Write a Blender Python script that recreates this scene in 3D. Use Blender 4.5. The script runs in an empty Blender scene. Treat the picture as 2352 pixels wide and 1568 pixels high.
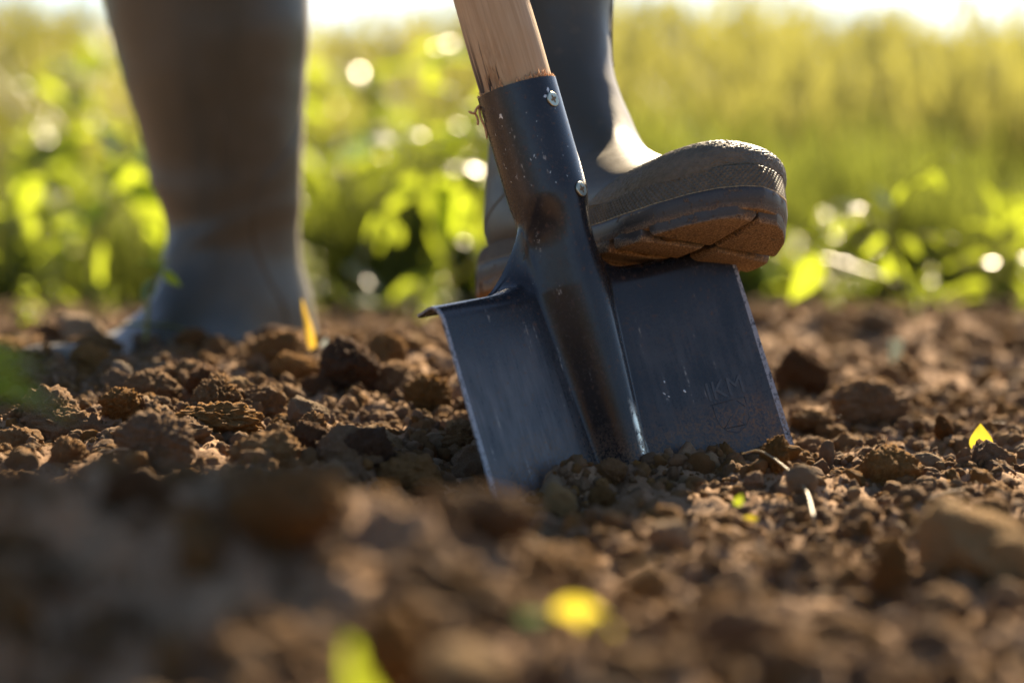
import bpy, math, random
import numpy as np
from mathutils import Vector, Matrix, Quaternion, Euler

random.seed(7)
RNG = np.random.default_rng(11)
SC = bpy.context.scene
COL = SC.collection

# ------------------------------------------------------------------ camera
F_PX = 6533.0                      # 100 mm lens on 36 mm, picture measured 2352 x 1568
HORIZON = 620.0
CAM = Vector((0.0, 0.0, 0.11))
PITCH = math.atan((784.0 - HORIZON) / F_PX)
cam_data = bpy.data.cameras.new('camera')
cam_data.lens = 100.0
cam_data.sensor_width = 36.0
cam_data.clip_start = 0.02
cam_data.clip_end = 3000.0
cam_data.dof.use_dof = True
cam_data.dof.focus_distance = 1.475
cam_data.dof.aperture_fstop = 3.8
cam = bpy.data.objects.new('camera', cam_data)
COL.objects.link(cam)
cam.location = CAM
cam.rotation_euler = (math.pi / 2 - PITCH, 0, 0)
SC.camera = cam

# ------------------------------------------------------------------ light
SUN_AZ = math.radians(18.0)        # to the right of the view direction, behind the spade
SUN_EL = math.radians(34.0)
world = bpy.data.worlds.new('World')
SC.world = world
world.use_nodes = True
wn = world.node_tree.nodes
wl = world.node_tree.links
wn.clear()
sky = wn.new('ShaderNodeTexSky')
sky.sky_type = 'NISHITA'
sky.sun_disc = False
sky.sun_elevation = SUN_EL
sky.sun_rotation = SUN_AZ
sky.air_density = 0.8
sky.dust_density = 0.5
bg = wn.new('ShaderNodeBackground')
bg.inputs['Strength'].default_value = 0.05
wo = wn.new('ShaderNodeOutputWorld')
wl.new(sky.outputs[0], bg.inputs[0])
wl.new(bg.outputs[0], wo.inputs[0])
sun_dir = Vector((math.sin(SUN_AZ) * math.cos(SUN_EL), math.cos(SUN_AZ) * math.cos(SUN_EL), math.sin(SUN_EL)))
sl = bpy.data.lights.new('sun', 'SUN')
sl.energy = 5.0
sl.angle = math.radians(0.5)
sl.color = (1.0, 0.80, 0.54)
so = bpy.data.objects.new('sun', sl)
COL.objects.link(so)
so.rotation_euler = sun_dir.to_track_quat('Z', 'Y').to_euler()
SC.view_settings.view_transform = 'Standard'
SC.view_settings.look = 'None'
SC.view_settings.gamma = 1.0
SC.view_settings.use_curve_mapping = False
SC.view_settings.exposure = 2.2
SC.cycles.max_bounces = 8
SC.cycles.transmission_bounces = 6

# ------------------------------------------------------------------ helpers
FWD = Vector((0, math.cos(PITCH), -math.sin(PITCH)))
UPV = Vector((0, math.sin(PITCH), math.cos(PITCH)))

def ray(px, py):
    return FWD + Vector(((px - 1176.0) / F_PX, 0, 0)) + UPV * (-(py - 784.0) / F_PX)

def at(px, py, d):
    r = ray(px, py)
    return CAM + r * (d / r.y)

def smooth(a, b, x):
    t = np.clip((np.asarray(x, float) - a) / (b - a), 0, 1)
    return t * t * (3 - 2 * t)

_perm = np.random.default_rng(5).integers(0, 2**31 - 1, 4096)

def _hash(ix, iy, iz):
    h = (ix * 73856093) ^ (iy * 19349663) ^ (iz * 83492791)
    return _perm[h & 4095]

def pnoise(x, y, z):
    x, y, z = np.broadcast_arrays(np.asarray(x, float), np.asarray(y, float), np.asarray(z, float))
    ix, iy, iz = np.floor(x).astype(np.int64), np.floor(y).astype(np.int64), np.floor(z).astype(np.int64)
    fx, fy, fz = x - ix, y - iy, z - iz
    ux, uy, uz = [t * t * t * (t * (t * 6 - 15) + 10) for t in (fx, fy, fz)]
    out = 0
    for dx in (0, 1):
        for dy in (0, 1):
            for dz in (0, 1):
                h = _hash(ix + dx, iy + dy, iz + dz)
                gx = ((h & 255) / 127.5 - 1)
                gy = (((h >> 8) & 255) / 127.5 - 1)
                gz = (((h >> 16) & 255) / 127.5 - 1)
                w = (ux if dx else 1 - ux) * (uy if dy else 1 - uy) * (uz if dz else 1 - uz)
                out = out + w * (gx * (fx - dx) + gy * (fy - dy) + gz * (fz - dz))
    return out

def fbm(x, y, z, octaves=4, gain=0.5):
    a, s, o = 1.0, 1.0, 0
    for k in range(octaves):
        o = o + a * pnoise(x * s + 17.3 * k, y * s + 5.1 * k, z * s - 9.7 * k)
        a *= gain
        s *= 2.03
    return o

def mesh_np(name, verts, faces, mat=None, smooth_shade=True):
    """faces: (n,4) or (n,3) int array or a list"""
    me = bpy.data.meshes.new(name)
    verts = np.asarray(verts, np.float32)
    if isinstance(faces, np.ndarray):
        n, k = faces.shape
        me.vertices.add(len(verts))
        me.vertices.foreach_set('co', verts.ravel())
        me.loops.add(n * k)
        me.loops.foreach_set('vertex_index', faces.astype(np.int32).ravel())
        me.polygons.add(n)
        me.polygons.foreach_set('loop_start', np.arange(0, n * k, k, dtype=np.int32))
        me.update(calc_edges=True)
    else:
        me.from_pydata([tuple(v) for v in verts], [], faces)
    me.validate()
    if smooth_shade:
        me.polygons.foreach_set('use_smooth', np.ones(len(me.polygons), bool))
    if mat:
        me.materials.append(mat)
    me.update()
    return me

def link(name, me, parent=None, loc=None, rot=None, scale=None):
    o = bpy.data.objects.new(name, me)
    COL.objects.link(o)
    if parent:
        o.parent = parent
    if loc is not None:
        o.location = loc
    if rot is not None:
        o.rotation_euler = rot
    if scale is not None:
        o.scale = scale
    return o

def tag(o, label=None, cat=None, group=None, kind=None):
    if label: o['label'] = label
    if cat: o['category'] = cat
    if group: o['group'] = group
    if kind: o['kind'] = kind
    return o

def empty(name, mat4=None, loc=None):
    o = bpy.data.objects.new(name, None)
    o.empty_display_size = 0.05
    COL.objects.link(o)
    if mat4 is not None:
        o.matrix_world = mat4
    if loc is not None:
        o.location = loc
    return o

def grid_faces(nr, nc, closed=False):
    r = np.arange(nr - 1)[:, None]
    c = np.arange(nc if closed else nc - 1)[None, :]
    c2 = (c + 1) % nc
    return np.stack([r * nc + c, r * nc + c2, (r + 1) * nc + c2, (r + 1) * nc + c], -1).reshape(-1, 4)

def tube(points, radii, n=8):
    """verts, faces of a tapered tube along a polyline"""
    P = [Vector(p) for p in points]
    if not hasattr(radii, '__len__'):
        radii = [radii] * len(P)
    V, Fc = [], []
    ref = Vector((0.31, 0.2, 0.9)).normalized()
    for i, p in enumerate(P):
        t = (P[min(i + 1, len(P) - 1)] - P[max(i - 1, 0)]).normalized()
        a = t.cross(ref)
        if a.length < 0.05:
            a = t.cross(Vector((1, 0, 0)))
        a.normalize()
        b = t.cross(a)
        for k in range(n):
            q = 2 * math.pi * k / n
            V.append(p + (a * math.cos(q) + b * math.sin(q)) * radii[i])
    for i in range(len(P) - 1):
        for k in range(n):
            k2 = (k + 1) % n
            Fc.append((i * n + k, i * n + k2, (i + 1) * n + k2, (i + 1) * n + k))
    Fc.append(tuple(range(n))[::-1])
    Fc.append(tuple((len(P) - 1) * n + k for k in range(n)))
    return V, Fc

def spline(points, n):
    P = [np.array(p, float) for p in points]
    P = [2 * P[0] - P[1]] + P + [2 * P[-1] - P[-2]]
    out = []
    m = len(P) - 3
    for i in range(n):
        t = i / (n - 1) * m
        k = min(int(t), m - 1)
        f = t - k
        a, b, c, d = P[k:k + 4]
        out.append(0.5 * ((2 * b) + (c - a) * f + (2 * a - 5 * b + 4 * c - d) * f * f + (3 * b - a - 3 * c + d) * f ** 3))
    return np.array(out)

# ------------------------------------------------------------------ node helper
class NT:
    def __init__(self, name):
        self.m = bpy.data.materials.new(name)
        self.m.use_nodes = True
        self.t = self.m.node_tree
        self.t.nodes.clear()
        self.out = self.t.nodes.new('ShaderNodeOutputMaterial')
    def n(self, kind, **kw):
        nd = self.t.nodes.new('ShaderNode' + kind)
        for k, v in kw.items():
            if k.startswith('i_'):
                key = k[2:].replace('_', ' ')
                self.set(nd.inputs[key], v)
            else:
                setattr(nd, k, v)
        return nd
    def set(self, sock, v):
        if hasattr(v, 'is_output'):
            self.t.links.new(v, sock)
        else:
            sock.default_value = v
    def coord(self, kind='Object', scale=(1, 1, 1), loc=(0, 0, 0)):
        c = self.n('TexCoord')
        mp = self.n('Mapping')
        mp.inputs['Scale'].default_value = scale
        mp.inputs['Location'].default_value = loc
        self.t.links.new(c.outputs[kind], mp.inputs[0])
        return mp.outputs[0]
    def noise(self, vec, scale, detail=4, rough=0.55):
        nd = self.n('TexNoise')
        nd.inputs['Scale'].default_value = scale
        nd.inputs['Detail'].default_value = detail
        nd.inputs['Roughness'].default_value = rough
        self.set(nd.inputs['Vector'], vec)
        return nd.outputs['Fac']
    def ramp(self, fac, stops):
        nd = self.n('ValToRGB')
        el = nd.color_ramp.elements
        while len(el) < len(stops):
            el.new(0.5)
        for e, (p, c) in zip(el, stops):
            e.position = p
            e.color = c if len(c) == 4 else (*c, 1)
        self.set(nd.inputs[0], fac)
        return nd.outputs[0]
    def rng(self, val, a, b, c=0.0, d=1.0):
        nd = self.n('MapRange')
        self.set(nd.inputs[0], val)
        for i, x in enumerate((a, b, c, d)):
            nd.inputs[i + 1].default_value = x
        return nd.outputs[0]
    def math(self, op, a, b=0.0):
        nd = self.n('Math', operation=op)
        self.set(nd.inputs[0], a)
        self.set(nd.inputs[1], b)
        return nd.outputs[0]
    def mix(self, fac, a, b):
        nd = self.n('Mix', data_type='RGBA')
        self.set(nd.inputs[0], fac)
        for s, v in ((nd.inputs[6], a), (nd.inputs[7], b)):
            self.set(s, v if hasattr(v, 'is_output') else (*v, 1) if len(v) == 3 else v)
        return nd.outputs[2]
    def bump(self, h, strength=0.5, dist=0.001):
        nd = self.n('Bump')
        nd.inputs['Strength'].default_value = strength
        nd.inputs['Distance'].default_value = dist
        self.set(nd.inputs['Height'], h)
        return nd.outputs[0]
    def principled(self, **kw):
        nd = self.n('BsdfPrincipled')
        for k, v in kw.items():
            s = nd.inputs[k.replace('_', ' ')]
            if not hasattr(v, 'is_output') and isinstance(v, tuple) and len(v) == 3 and s.type == 'RGBA':
                v = (*v, 1)
            self.set(s, v)
        return nd.outputs[0]
    def done(self, sh):
        self.t.links.new(sh, self.out.inputs[0])
        return self.m

# ------------------------------------------------------------------ materials
HALF = 0.0965
def make_soil(name, c0, c1, c2, coord='Object', scale=1.0, field=False):
    t = NT(name)
    v = t.coord(coord)
    info = t.n('ObjectInfo')
    n1 = t.noise(v, 22 * scale, 5, 0.6)
    n2 = t.noise(v, 260 * scale, 4, 0.7)
    n3 = t.noise(v, 900 * scale, 3, 0.7)
    c = t.ramp(n1, [(0.30, c0), (0.52, c1), (0.72, c2)])
    c = t.mix(t.rng(n2, 0.35, 0.7, 0.0, 0.55), c, tuple(x * 0.55 for x in c1))
    c = t.mix(t.rng(n3, 0.62, 0.72, 0.0, 0.5), c, tuple(min(1, x * 1.5) for x in c2))
    hsv = t.n('HueSaturation')
    t.set(hsv.inputs['Color'], c)
    t.set(hsv.inputs['Value'], t.rng(info.outputs['Random'], 0, 1, 0.75, 1.18))
    t.set(hsv.inputs['Saturation'], t.rng(t.math('FRACT', t.math('MULTIPLY', info.outputs['Random'], 7.31)), 0, 1, 0.80, 1.1))
    c = hsv.outputs[0]
    if field:
        geo = t.n('NewGeometry')
        sep = t.n('SeparateXYZ')
        t.set(sep.inputs[0], geo.outputs['Position'])
        w = t.math('ADD', sep.outputs[1], t.math('MULTIPLY', t.noise(v, 2.2, 3), 1.6))
        c = t.mix(t.rng(w, 3.2, 4.4), c, (0.055, 0.075, 0.018))
    h = t.math('ADD', t.math('MULTIPLY', n2, 0.7), t.math('MULTIPLY', n3, 0.35))
    b = t.bump(h, 0.9, 0.0022)
    sh = t.principled(Base_Color=c, Roughness=0.95, Normal=b, Specular_IOR_Level=0.12)
    return t.done(sh)

M = {}
M['ground'] = make_soil('soil', (0.17, 0.084, 0.030), (0.265, 0.142, 0.054), (0.37, 0.215, 0.092), field=True)
M['clod'] = make_soil('clod_soil', (0.19, 0.097, 0.036), (0.285, 0.157, 0.062), (0.39, 0.233, 0.103))
M['clod_dark'] = make_soil('dark_clod_soil', (0.11, 0.050, 0.019), (0.155, 0.075, 0.029), (0.21, 0.112, 0.046))
M['stone'] = make_soil('dry_pale_soil', (0.28, 0.17, 0.078), (0.36, 0.232, 0.113), (0.45, 0.308, 0.163), scale=0.8)
M['grey_stone'] = make_soil('grey_stone', (0.24, 0.167, 0.095), (0.31, 0.222, 0.131), (0.39, 0.29, 0.18), scale=0.8)

def make_leaf(name, c0, c1, trans, tw=0.5, rough=0.38, spec=0.5):
    t = NT(name)
    info = t.n('ObjectInfo')
    v = t.coord('Object')
    n = t.noise(v, 35, 3)
    c = t.mix(t.rng(n, 0.35, 0.65), c0, c1)
    hsv = t.n('HueSaturation')
    t.set(hsv.inputs['Color'], c)
    t.set(hsv.inputs['Value'], t.rng(info.outputs['Random'], 0, 1, 0.7, 1.35))
    t.set(hsv.inputs['Hue'], t.rng(t.math('FRACT', t.math('MULTIPLY', info.outputs['Random'], 5.7)), 0, 1, 0.485, 0.515))
    p = t.principled(Base_Color=hsv.outputs[0], Roughness=rough, Specular_IOR_Level=spec)
    tr = t.n('BsdfTranslucent')
    hs2 = t.n('HueSaturation')
    t.set(hs2.inputs['Color'], (*trans, 1))
    t.set(hs2.inputs['Value'], t.rng(info.outputs['Random'], 0, 1, 0.75, 1.25))
    t.set(tr.inputs[0], hs2.outputs[0])
    mx = t.n('MixShader')
    mx.inputs[0].default_value = tw
    t.t.links.new(p, mx.inputs[1])
    t.t.links.new(tr.outputs[0], mx.inputs[2])
    return t.done(mx.outputs[0])

M['leaf'] = make_leaf('weed_leaf', (0.06, 0.10, 0.015), (0.10, 0.14, 0.02), (0.40, 0.49, 0.030), 0.55, rough=0.34, spec=0.42)
M['leaf_blue'] = make_leaf('dull_leaf', (0.06, 0.10, 0.06), (0.08, 0.12, 0.08), (0.25, 0.36, 0.10), 0.3, rough=0.3, spec=0.7)
M['leaf_yellow'] = make_leaf('yellow_leaf', (0.28, 0.24, 0.02), (0.34, 0.28, 0.03), (0.66, 0.57, 0.05), 0.5, rough=0.6, spec=0.25)
M['leaf_orange'] = make_leaf('orange_leaf', (0.36, 0.22, 0.03), (0.42, 0.27, 0.03), (0.62, 0.42, 0.05), 0.5, rough=0.5)
M['grass'] = make_leaf('meadow_grass', (0.055, 0.075, 0.014), (0.095, 0.105, 0.019), (0.19, 0.225, 0.032), 0.45, rough=0.5, spec=0.3)
M['dry'] = make_leaf('dry_grass', (0.14, 0.13, 0.042), (0.19, 0.17, 0.06), (0.255, 0.25, 0.055), 0.45, rough=0.5, spec=0.4)
M['straw'] = make_leaf('straw', (0.33, 0.25, 0.14), (0.42, 0.33, 0.20), (0.6, 0.46, 0.25), 0.25, rough=0.45)
M['stem'] = make_leaf('weed_stem', (0.11, 0.13, 0.03), (0.16, 0.16, 0.05), (0.40, 0.42, 0.06), 0.35, rough=0.35)
M['root'] = make_leaf('root_fibre', (0.30, 0.20, 0.11), (0.38, 0.27, 0.15), (0.55, 0.38, 0.2), 0.3, rough=0.6)
M['pale'] = make_leaf('pale_sprout', (0.28, 0.33, 0.30), (0.36, 0.40, 0.37), (0.5, 0.55, 0.45), 0.35, rough=0.25, spec=0.8)

def make_rubber():
    t = NT('olive_rubber')
    v = t.coord('Object')
    n1 = t.noise(v, 9, 4)
    n2 = t.noise(v, 120, 5, 0.65)
    c = t.mix(t.rng(n1, 0.3, 0.7), (0.038, 0.038, 0.029), (0.050, 0.049, 0.038))
    c = t.mix(t.rng(n2, 0.58, 0.75, 0, 0.35), c, (0.13, 0.105, 0.07))
    r = t.rng(n2, 0.3, 0.7, 0.36, 0.50)
    b = t.bump(t.noise(v, 700, 3), 0.12, 0.0006)
    return t.done(t.principled(Base_Color=c, Roughness=r, Normal=b, Specular_IOR_Level=0.42, Sheen_Weight=0.16, Sheen_Roughness=0.35, Sheen_Tint=(1.0, 0.93, 0.82)))
M['rubber'] = make_rubber()

def make_toe():
    t = NT('textured_rubber')
    v = t.coord('Object')
    n2 = t.noise(v, 300, 4, 0.65)
    n1 = t.noise(v, 60, 4, 0.65)
    c = t.mix(t.rng(n2, 0.35, 0.7), (0.070, 0.063, 0.044), (0.115, 0.098, 0.068))
    c = t.mix(t.rng(n1, 0.52, 0.72, 0, 0.4), c, (0.14, 0.11, 0.07))
    return t.done(t.principled(Base_Color=c, Roughness=0.55, Specular_IOR_Level=0.4))
M['toe'] = make_toe()

def make_sole():
    t = NT('muddy_sole')
    v = t.coord('Object')
    sep = t.n('SeparateXYZ')
    t.set(sep.inputs[0], v)
    n1 = t.noise(v, 55, 5, 0.65)
    n2 = t.noise(v, 900, 3, 0.7)
    n3 = t.noise(v, 170, 5, 0.7)
    hz = t.math('ADD', t.math('MULTIPLY', t.math('SUBTRACT', n1, 0.5), 0.018), sep.outputs[2])
    tcn = t.n('TexCoord')
    sn = t.n('SeparateXYZ')
    t.set(sn.inputs[0], tcn.outputs['Normal'])
    under = t.math('MULTIPLY', t.rng(sn.outputs[2], -0.25, -0.6), t.rng(n3, 0.30, 0.42))
    mud = t.math('MAXIMUM', t.rng(hz, 0.0068, 0.0030), under)
    dust = t.rng(n3, 0.57, 0.70, 0, 0.75)
    mask = t.math('MAXIMUM', mud, dust)
    rub = t.mix(t.rng(n2, 0.4, 0.7), (0.026, 0.025, 0.023), (0.044, 0.040, 0.035))
    mudc = t.mix(t.rng(n2, 0.42, 0.62), (0.13, 0.080, 0.042), (0.36, 0.24, 0.13))
    c = t.mix(mask, rub, mudc)
    r = t.rng(mask, 0, 1, 0.48, 0.95)
    b = t.bump(t.math('MULTIPLY', n2, mask), 0.9, 0.0015)
    return t.done(t.principled(Base_Color=c, Roughness=r, Normal=b, Specular_IOR_Level=0.45))
M['sole'] = make_sole()

def simple(name, col, rough=0.6, metal=0.0, nscale=200, var=0.3, bump=0.0):
    t = NT(name)
    v = t.coord('Object')
    n = t.noise(v, nscale, 4)
    c = t.mix(t.rng(n, 0.3, 0.7), tuple(x * (1 - var) for x in col), tuple(min(1, x * (1 + var)) for x in col))
    kw = dict(Base_Color=c, Roughness=rough, Metallic=metal)
    if bump:
        kw['Normal'] = t.bump(n, bump, 0.001)
    return t.done(t.principled(**kw))
M['welt'] = simple('welt_glue', (0.34, 0.25, 0.12), 0.6)
M['trouser'] = simple('trouser_cloth', (0.05, 0.055, 0.07), 0.9, nscale=400)
M['zinc'] = simple('zinc_screw', (0.42, 0.42, 0.32), 0.38, 1.0, 500, 0.12)
M['recess_shade'] = simple('painted_recess', (0.16, 0.095, 0.025), 0.5, 0.4, 900, 0.5)
M['shaving'] = simple('wood_shaving', (0.50, 0.27, 0.12), 0.8, nscale=800, var=0.5)

def make_wood():
    t = NT('weathered_wood')
    v = t.coord('Object')
    vg = t.coord('Object', (1, 1, 0.035))
    vg2 = t.coord('Object', (1, 1, 0.012), (0.3, 0.1, 0))
    g1 = t.noise(vg, 420, 5, 0.65)
    g2 = t.noise(vg2, 900, 3, 0.6)
    n1 = t.noise(v, 28, 4)
    c = t.ramp(g1, [(0.25, (0.31, 0.195, 0.098)), (0.5, (0.415, 0.28, 0.152)), (0.75, (0.50, 0.36, 0.21))])
    c = t.mix(t.rng(n1, 0.45, 0.65, 0, 0.5), c, (0.43, 0.26, 0.115))
    c = t.mix(t.rng(g2, 0.62, 0.72, 0, 0.3), c, (0.14, 0.09, 0.05))
    # split on the left side, running down into the socket
    sep = t.n('SeparateXYZ')
    t.set(sep.inputs[0], v)
    wob = t.noise(t.coord('Object', (1, 1, 0.25)), 160, 4, 0.7)
    streak = t.noise(t.coord('Object', (1, 1, 0.05)), 230, 3, 0.6)
    low = t.rng(sep.outputs[2], 0.250, 0.213)
    side = t.rng(sep.outputs[0], -0.0115, -0.0155)
    crack = t.math('MULTIPLY', t.math('MULTIPLY', low, side), t.rng(streak, 0.54, 0.60))
    stain = t.math('MULTIPLY', t.math('MULTIPLY', low, side), t.rng(wob, 0.45, 0.6, 0, 0.6))
    c = t.mix(stain, c, (0.20, 0.10, 0.042))
    c = t.mix(crack, c, (0.035, 0.020, 0.011))
    hgt = t.math('SUBTRACT', g1, t.math('MULTIPLY', crack, 2.5))
    b = t.bump(hgt, 0.5, 0.0008)
    return t.done(t.principled(Base_Color=c, Roughness=0.62, Normal=b, Specular_IOR_Level=0.35))
M['wood'] = make_wood()

def make_steel(name, left_wear):
    t = NT(name)
    v = t.coord('Object')
    sep = t.n('SeparateXYZ')
    t.set(sep.inputs[0], v)
    x, y, z = sep.outputs
    big = t.noise(v, 38, 4, 0.6)
    fine = t.noise(v, 420, 5, 0.7)
    streak = t.noise(t.coord('Object', (1, 1, 0.10)), 260, 5, 0.65)
    streak2 = t.noise(t.coord('Object', (1, 1, 0.35)), 90, 5, 0.65)
    paint = t.mix(t.rng(big, 0.3, 0.7), (0.010, 0.0105, 0.012), (0.017, 0.018, 0.021))
    # dull rubbed film on the digging face
    film = t.math('MULTIPLY', t.rng(z, 0.088, 0.055), t.math('MAXIMUM', t.rng(x, -0.018, -0.032), t.rng(x, 0.016, 0.030, 0, 0.42)))
    film = t.math('MULTIPLY', film, t.rng(t.math('ADD', t.math('MULTIPLY', streak, 0.5), t.math('MULTIPLY', streak2, 0.5)), 0.40, 0.64, 0.12, 1.0))
    film = t.math('MULTIPLY', film, t.rng(big, 0.32, 0.62, 0.45, 1.0))
    c = t.mix(t.math('MULTIPLY', film, 0.8), paint, (0.165, 0.168, 0.172))
    # rust specks
    rust = t.math('MULTIPLY', t.rng(fine, 0.60, 0.66), t.rng(big, 0.40, 0.55))
    c = t.mix(t.math('MULTIPLY', rust, 0.7), c, (0.12, 0.055, 0.025))
    # dusty pale scratches
    scr = t.math('MULTIPLY', t.rng(streak, 0.64, 0.67), t.rng(fine, 0.50, 0.58))
    c = t.mix(t.math('MULTIPLY', scr, 0.7), c, (0.40, 0.38, 0.34))
    # paint worn to bright metal along the right flank of the ridge, near the soil
    edge = t.math('MULTIPLY', t.rng(x, 0.0005, 0.0025), t.rng(x, 0.0165, 0.0135))
    zz = t.math('ADD', z, t.math('MULTIPLY', t.math('SUBTRACT', streak2, 0.5), 0.03))
    bare = t.math('MULTIPLY', edge, t.rng(zz, 0.038, 0.028))
    spots = t.noise(v, 330, 5, 0.75)
    bare = t.math('MULTIPLY', bare, t.rng(spots, 0.60, 0.52))
    bare2 = t.math('MULTIPLY', t.math('MULTIPLY', t.rng(x, 0.006, 0.008), t.rng(x, 0.018, 0.015)), t.rng(streak2, 0.60, 0.63))
    bare2 = t.math('MULTIPLY', bare2, t.rng(z, 0.075, 0.06))
    bare = t.math('MAXIMUM', bare, bare2)
    c = t.mix(bare, c, (0.62, 0.60, 0.50))
    metal = t.math('MAXIMUM', t.math('MULTIPLY', bare, 0.9), t.math('MULTIPLY', film, 0.2))
    rough = t.math('ADD', t.math('MULTIPLY', film, 0.24), t.rng(fine, 0.3, 0.7, 0.20, 0.32))
    rough = t.math('ADD', rough, t.math('MULTIPLY', rust, 0.3))
    # bright worn rim of the blade, soil dust drying on the lower part
    rim = t.math('MULTIPLY', t.math('GREATER_THAN', t.math('ABSOLUTE', x), HALF - 0.0016), t.rng(fine, 0.35, 0.5))
    c = t.mix(t.math('MULTIPLY', rim, 0.8), c, (0.34, 0.35, 0.37))
    dirt = t.math('MULTIPLY', t.rng(t.math('ADD', z, t.math('MULTIPLY', big, -0.06)), 0.0, -0.022), t.rng(t.noise(v, 700, 4, 0.7), 0.45, 0.62, 0, 0.8))
    c = t.mix(dirt, c, (0.17, 0.095, 0.045))
    rough = t.math('ADD', rough, t.math('MULTIPLY', dirt, 0.4))
    b = t.bump(t.math('ADD', t.math('MULTIPLY', streak, 0.5), t.math('MULTIPLY', fine, 0.25)), 0.10, 0.0005)
    return t.done(t.principled(Base_Color=c, Roughness=rough, Metallic=metal, Normal=b, Specular_IOR_Level=0.40))
M['steel'] = make_steel('blued_steel', True)
M['mark'] = simple('stamped_steel', (0.045, 0.047, 0.050), 0.36, 0.1, 500, 0.2)
M['chip'] = simple('bare_fleck', (0.50, 0.50, 0.48), 0.45, 0.6, 900, 0.3)

# ------------------------------------------------------------------ terrain
YL = np.array([-60, -1.0, 0.0, .55, .70, .80, .88, .95, 1.05, 1.20, 1.35, 1.45, 1.60, 1.80, 2.10, 2.50, 3.2, 8, 40, 400, 2000.])
ZL = np.array([-.02, -.04, -.07, -.075, -.060, -.030, .006, .032, .027, .010, .010, .022, .038, .056, .058, .064, .072, .06, .06, .06, .06])
YR = np.array([-60, -1.0, 0.0, .40, .70, .95, 1.15, 1.25, 1.47, 1.75, 2.0, 2.3, 3.2, 8, 40, 400, 2000.])
ZR = np.array([-.02, -.04, -.07, -.07, -.055, -.028, -.014, -.007, .006, .026, .038, .070, .074, .06, .06, .06, .06])

def base_h(x, y):
    e = 0.5 + 0.5 * np.tanh(-(x - 0.035 - 0.05 * np.sin(y * 3.1 + 0.5)) / 0.055)
    # the left bank stays back behind the blade
    cut = smooth(1.15, 1.30, y) * smooth(1.75, 1.60, y)
    e2 = 0.5 + 0.5 * np.tanh(-(x + 0.055) / 0.035)
    e = e * (1 - cut) + e2 * cut
    return np.interp(y, YL, ZL) * e + np.interp(y, YR, ZR) * (1 - e)

SPO, SPU = (at(1428, 1085, 1.46).x, at(1428, 1085, 1.46).y), (math.cos(math.radians(35)), math.sin(math.radians(35)))
def rough_h(x, y):
    far = 1 - 0.6 * smooth(2.4, 4.0, y)
    a = fbm(x / 0.085, y / 0.085, 3.3, 3) * 0.013
    b = np.abs(fbm(x / 0.036, y / 0.036, 8.1, 3)) * 0.017
    c = np.abs(fbm(x / 0.0125, y / 0.0125, 1.7, 3, 0.6)) * 0.0075 - 0.0015
    near = smooth(-0.2, 0.3, y) * smooth(40, 5, y)
    lumps = 1 + 1.3 * smooth(1.12, 0.98, y)
    pit = -0.016 * np.exp(-((x + 0.010) / 0.045) ** 2 - ((y - 1.36) / 0.07) ** 2)
    # earth heaved up along the steel
    lx = (x - SPO[0]) * SPU[0] + (y - SPO[1]) * SPU[1]
    ly = -(x - SPO[0]) * SPU[1] + (y - SPO[1]) * SPU[0]
    heave = 0.007 * np.exp(-((ly + 0.016) / 0.016) ** 2) * smooth(0.125, 0.085, np.abs(lx)) * (0.6 + 1.2 * fbm(x / 0.03, y / 0.03, 6.6, 2))
    return (a * lumps + b - 0.0045 + c) * far * near + pit + heave

def height(x, y):
    return base_h(np.asarray(x, float), np.asarray(y, float)) + rough_h(np.asarray(x, float), np.asarray(y, float))

def axis(segs):
    out = [segs[0][0]]
    for a, b, n in segs:
        out += list(np.linspace(a, b, n + 1)[1:])
    return np.array(out)

gx = np.concatenate([-np.geomspace(900, 0.75, 26), np.linspace(-0.70, -0.42, 70)[:-1], np.linspace(-0.42, 0.42, 340), np.linspace(0.42, 0.70, 70)[1:], np.geomspace(0.75, 900, 26)])
gy = np.concatenate([-np.geomspace(60, 0.05, 14), np.linspace(0.0, 0.4, 60)[:-1], np.geomspace(0.4, 3.2, 800), np.geomspace(3.25, 1500, 90)])
GX, GY = np.meshgrid(gx, gy)
GZ = height(GX.ravel(), GY.ravel())
me = mesh_np('ground', np.stack([GX.ravel(), GY.ravel(), GZ], -1), grid_faces(len(gy), len(gx)), M['ground'])
ground = tag(link('ground', me), kind='structure')

def ground_hit(px, py, dmin=0.4, dmax=4.0):
    r = ray(px, py)
    ds = np.linspace(dmin, dmax, 1500)
    xs = CAM.x + r.x / r.y * ds
    zs = CAM.z + r.z / r.y * ds
    hit = np.nonzero(zs <= height(xs, ds))[0]
    k = hit[0] if len(hit) else len(ds) - 1
    return Vector((float(xs[k]), float(ds[k]), float(height(xs[k:k + 1], ds[k:k + 1])[0])))

def gz(x, y):
    return float(height(np.array([x]), np.array([y]))[0])

# ------------------------------------------------------------------ spade
O = at(1442, 1085, 1.46)
A = Vector((-0.288, 0.10, 1.0)).normalized()
TH = math.radians(35)
U = Vector((math.cos(TH), math.sin(TH), 0))
U = (U - A * U.dot(A)).normalized()
Wb = A.cross(U)                                # away from the camera
SP = Matrix(((U.x, Wb.x, A.x, O.x), (U.y, Wb.y, A.y, O.y), (U.z, Wb.z, A.z, O.z), (0, 0, 0, 1)))
spade = empty('spade', SP)
tag(spade, 'dark steel spade with worn wooden shaft pushed into brown soil', 'spade')

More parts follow.
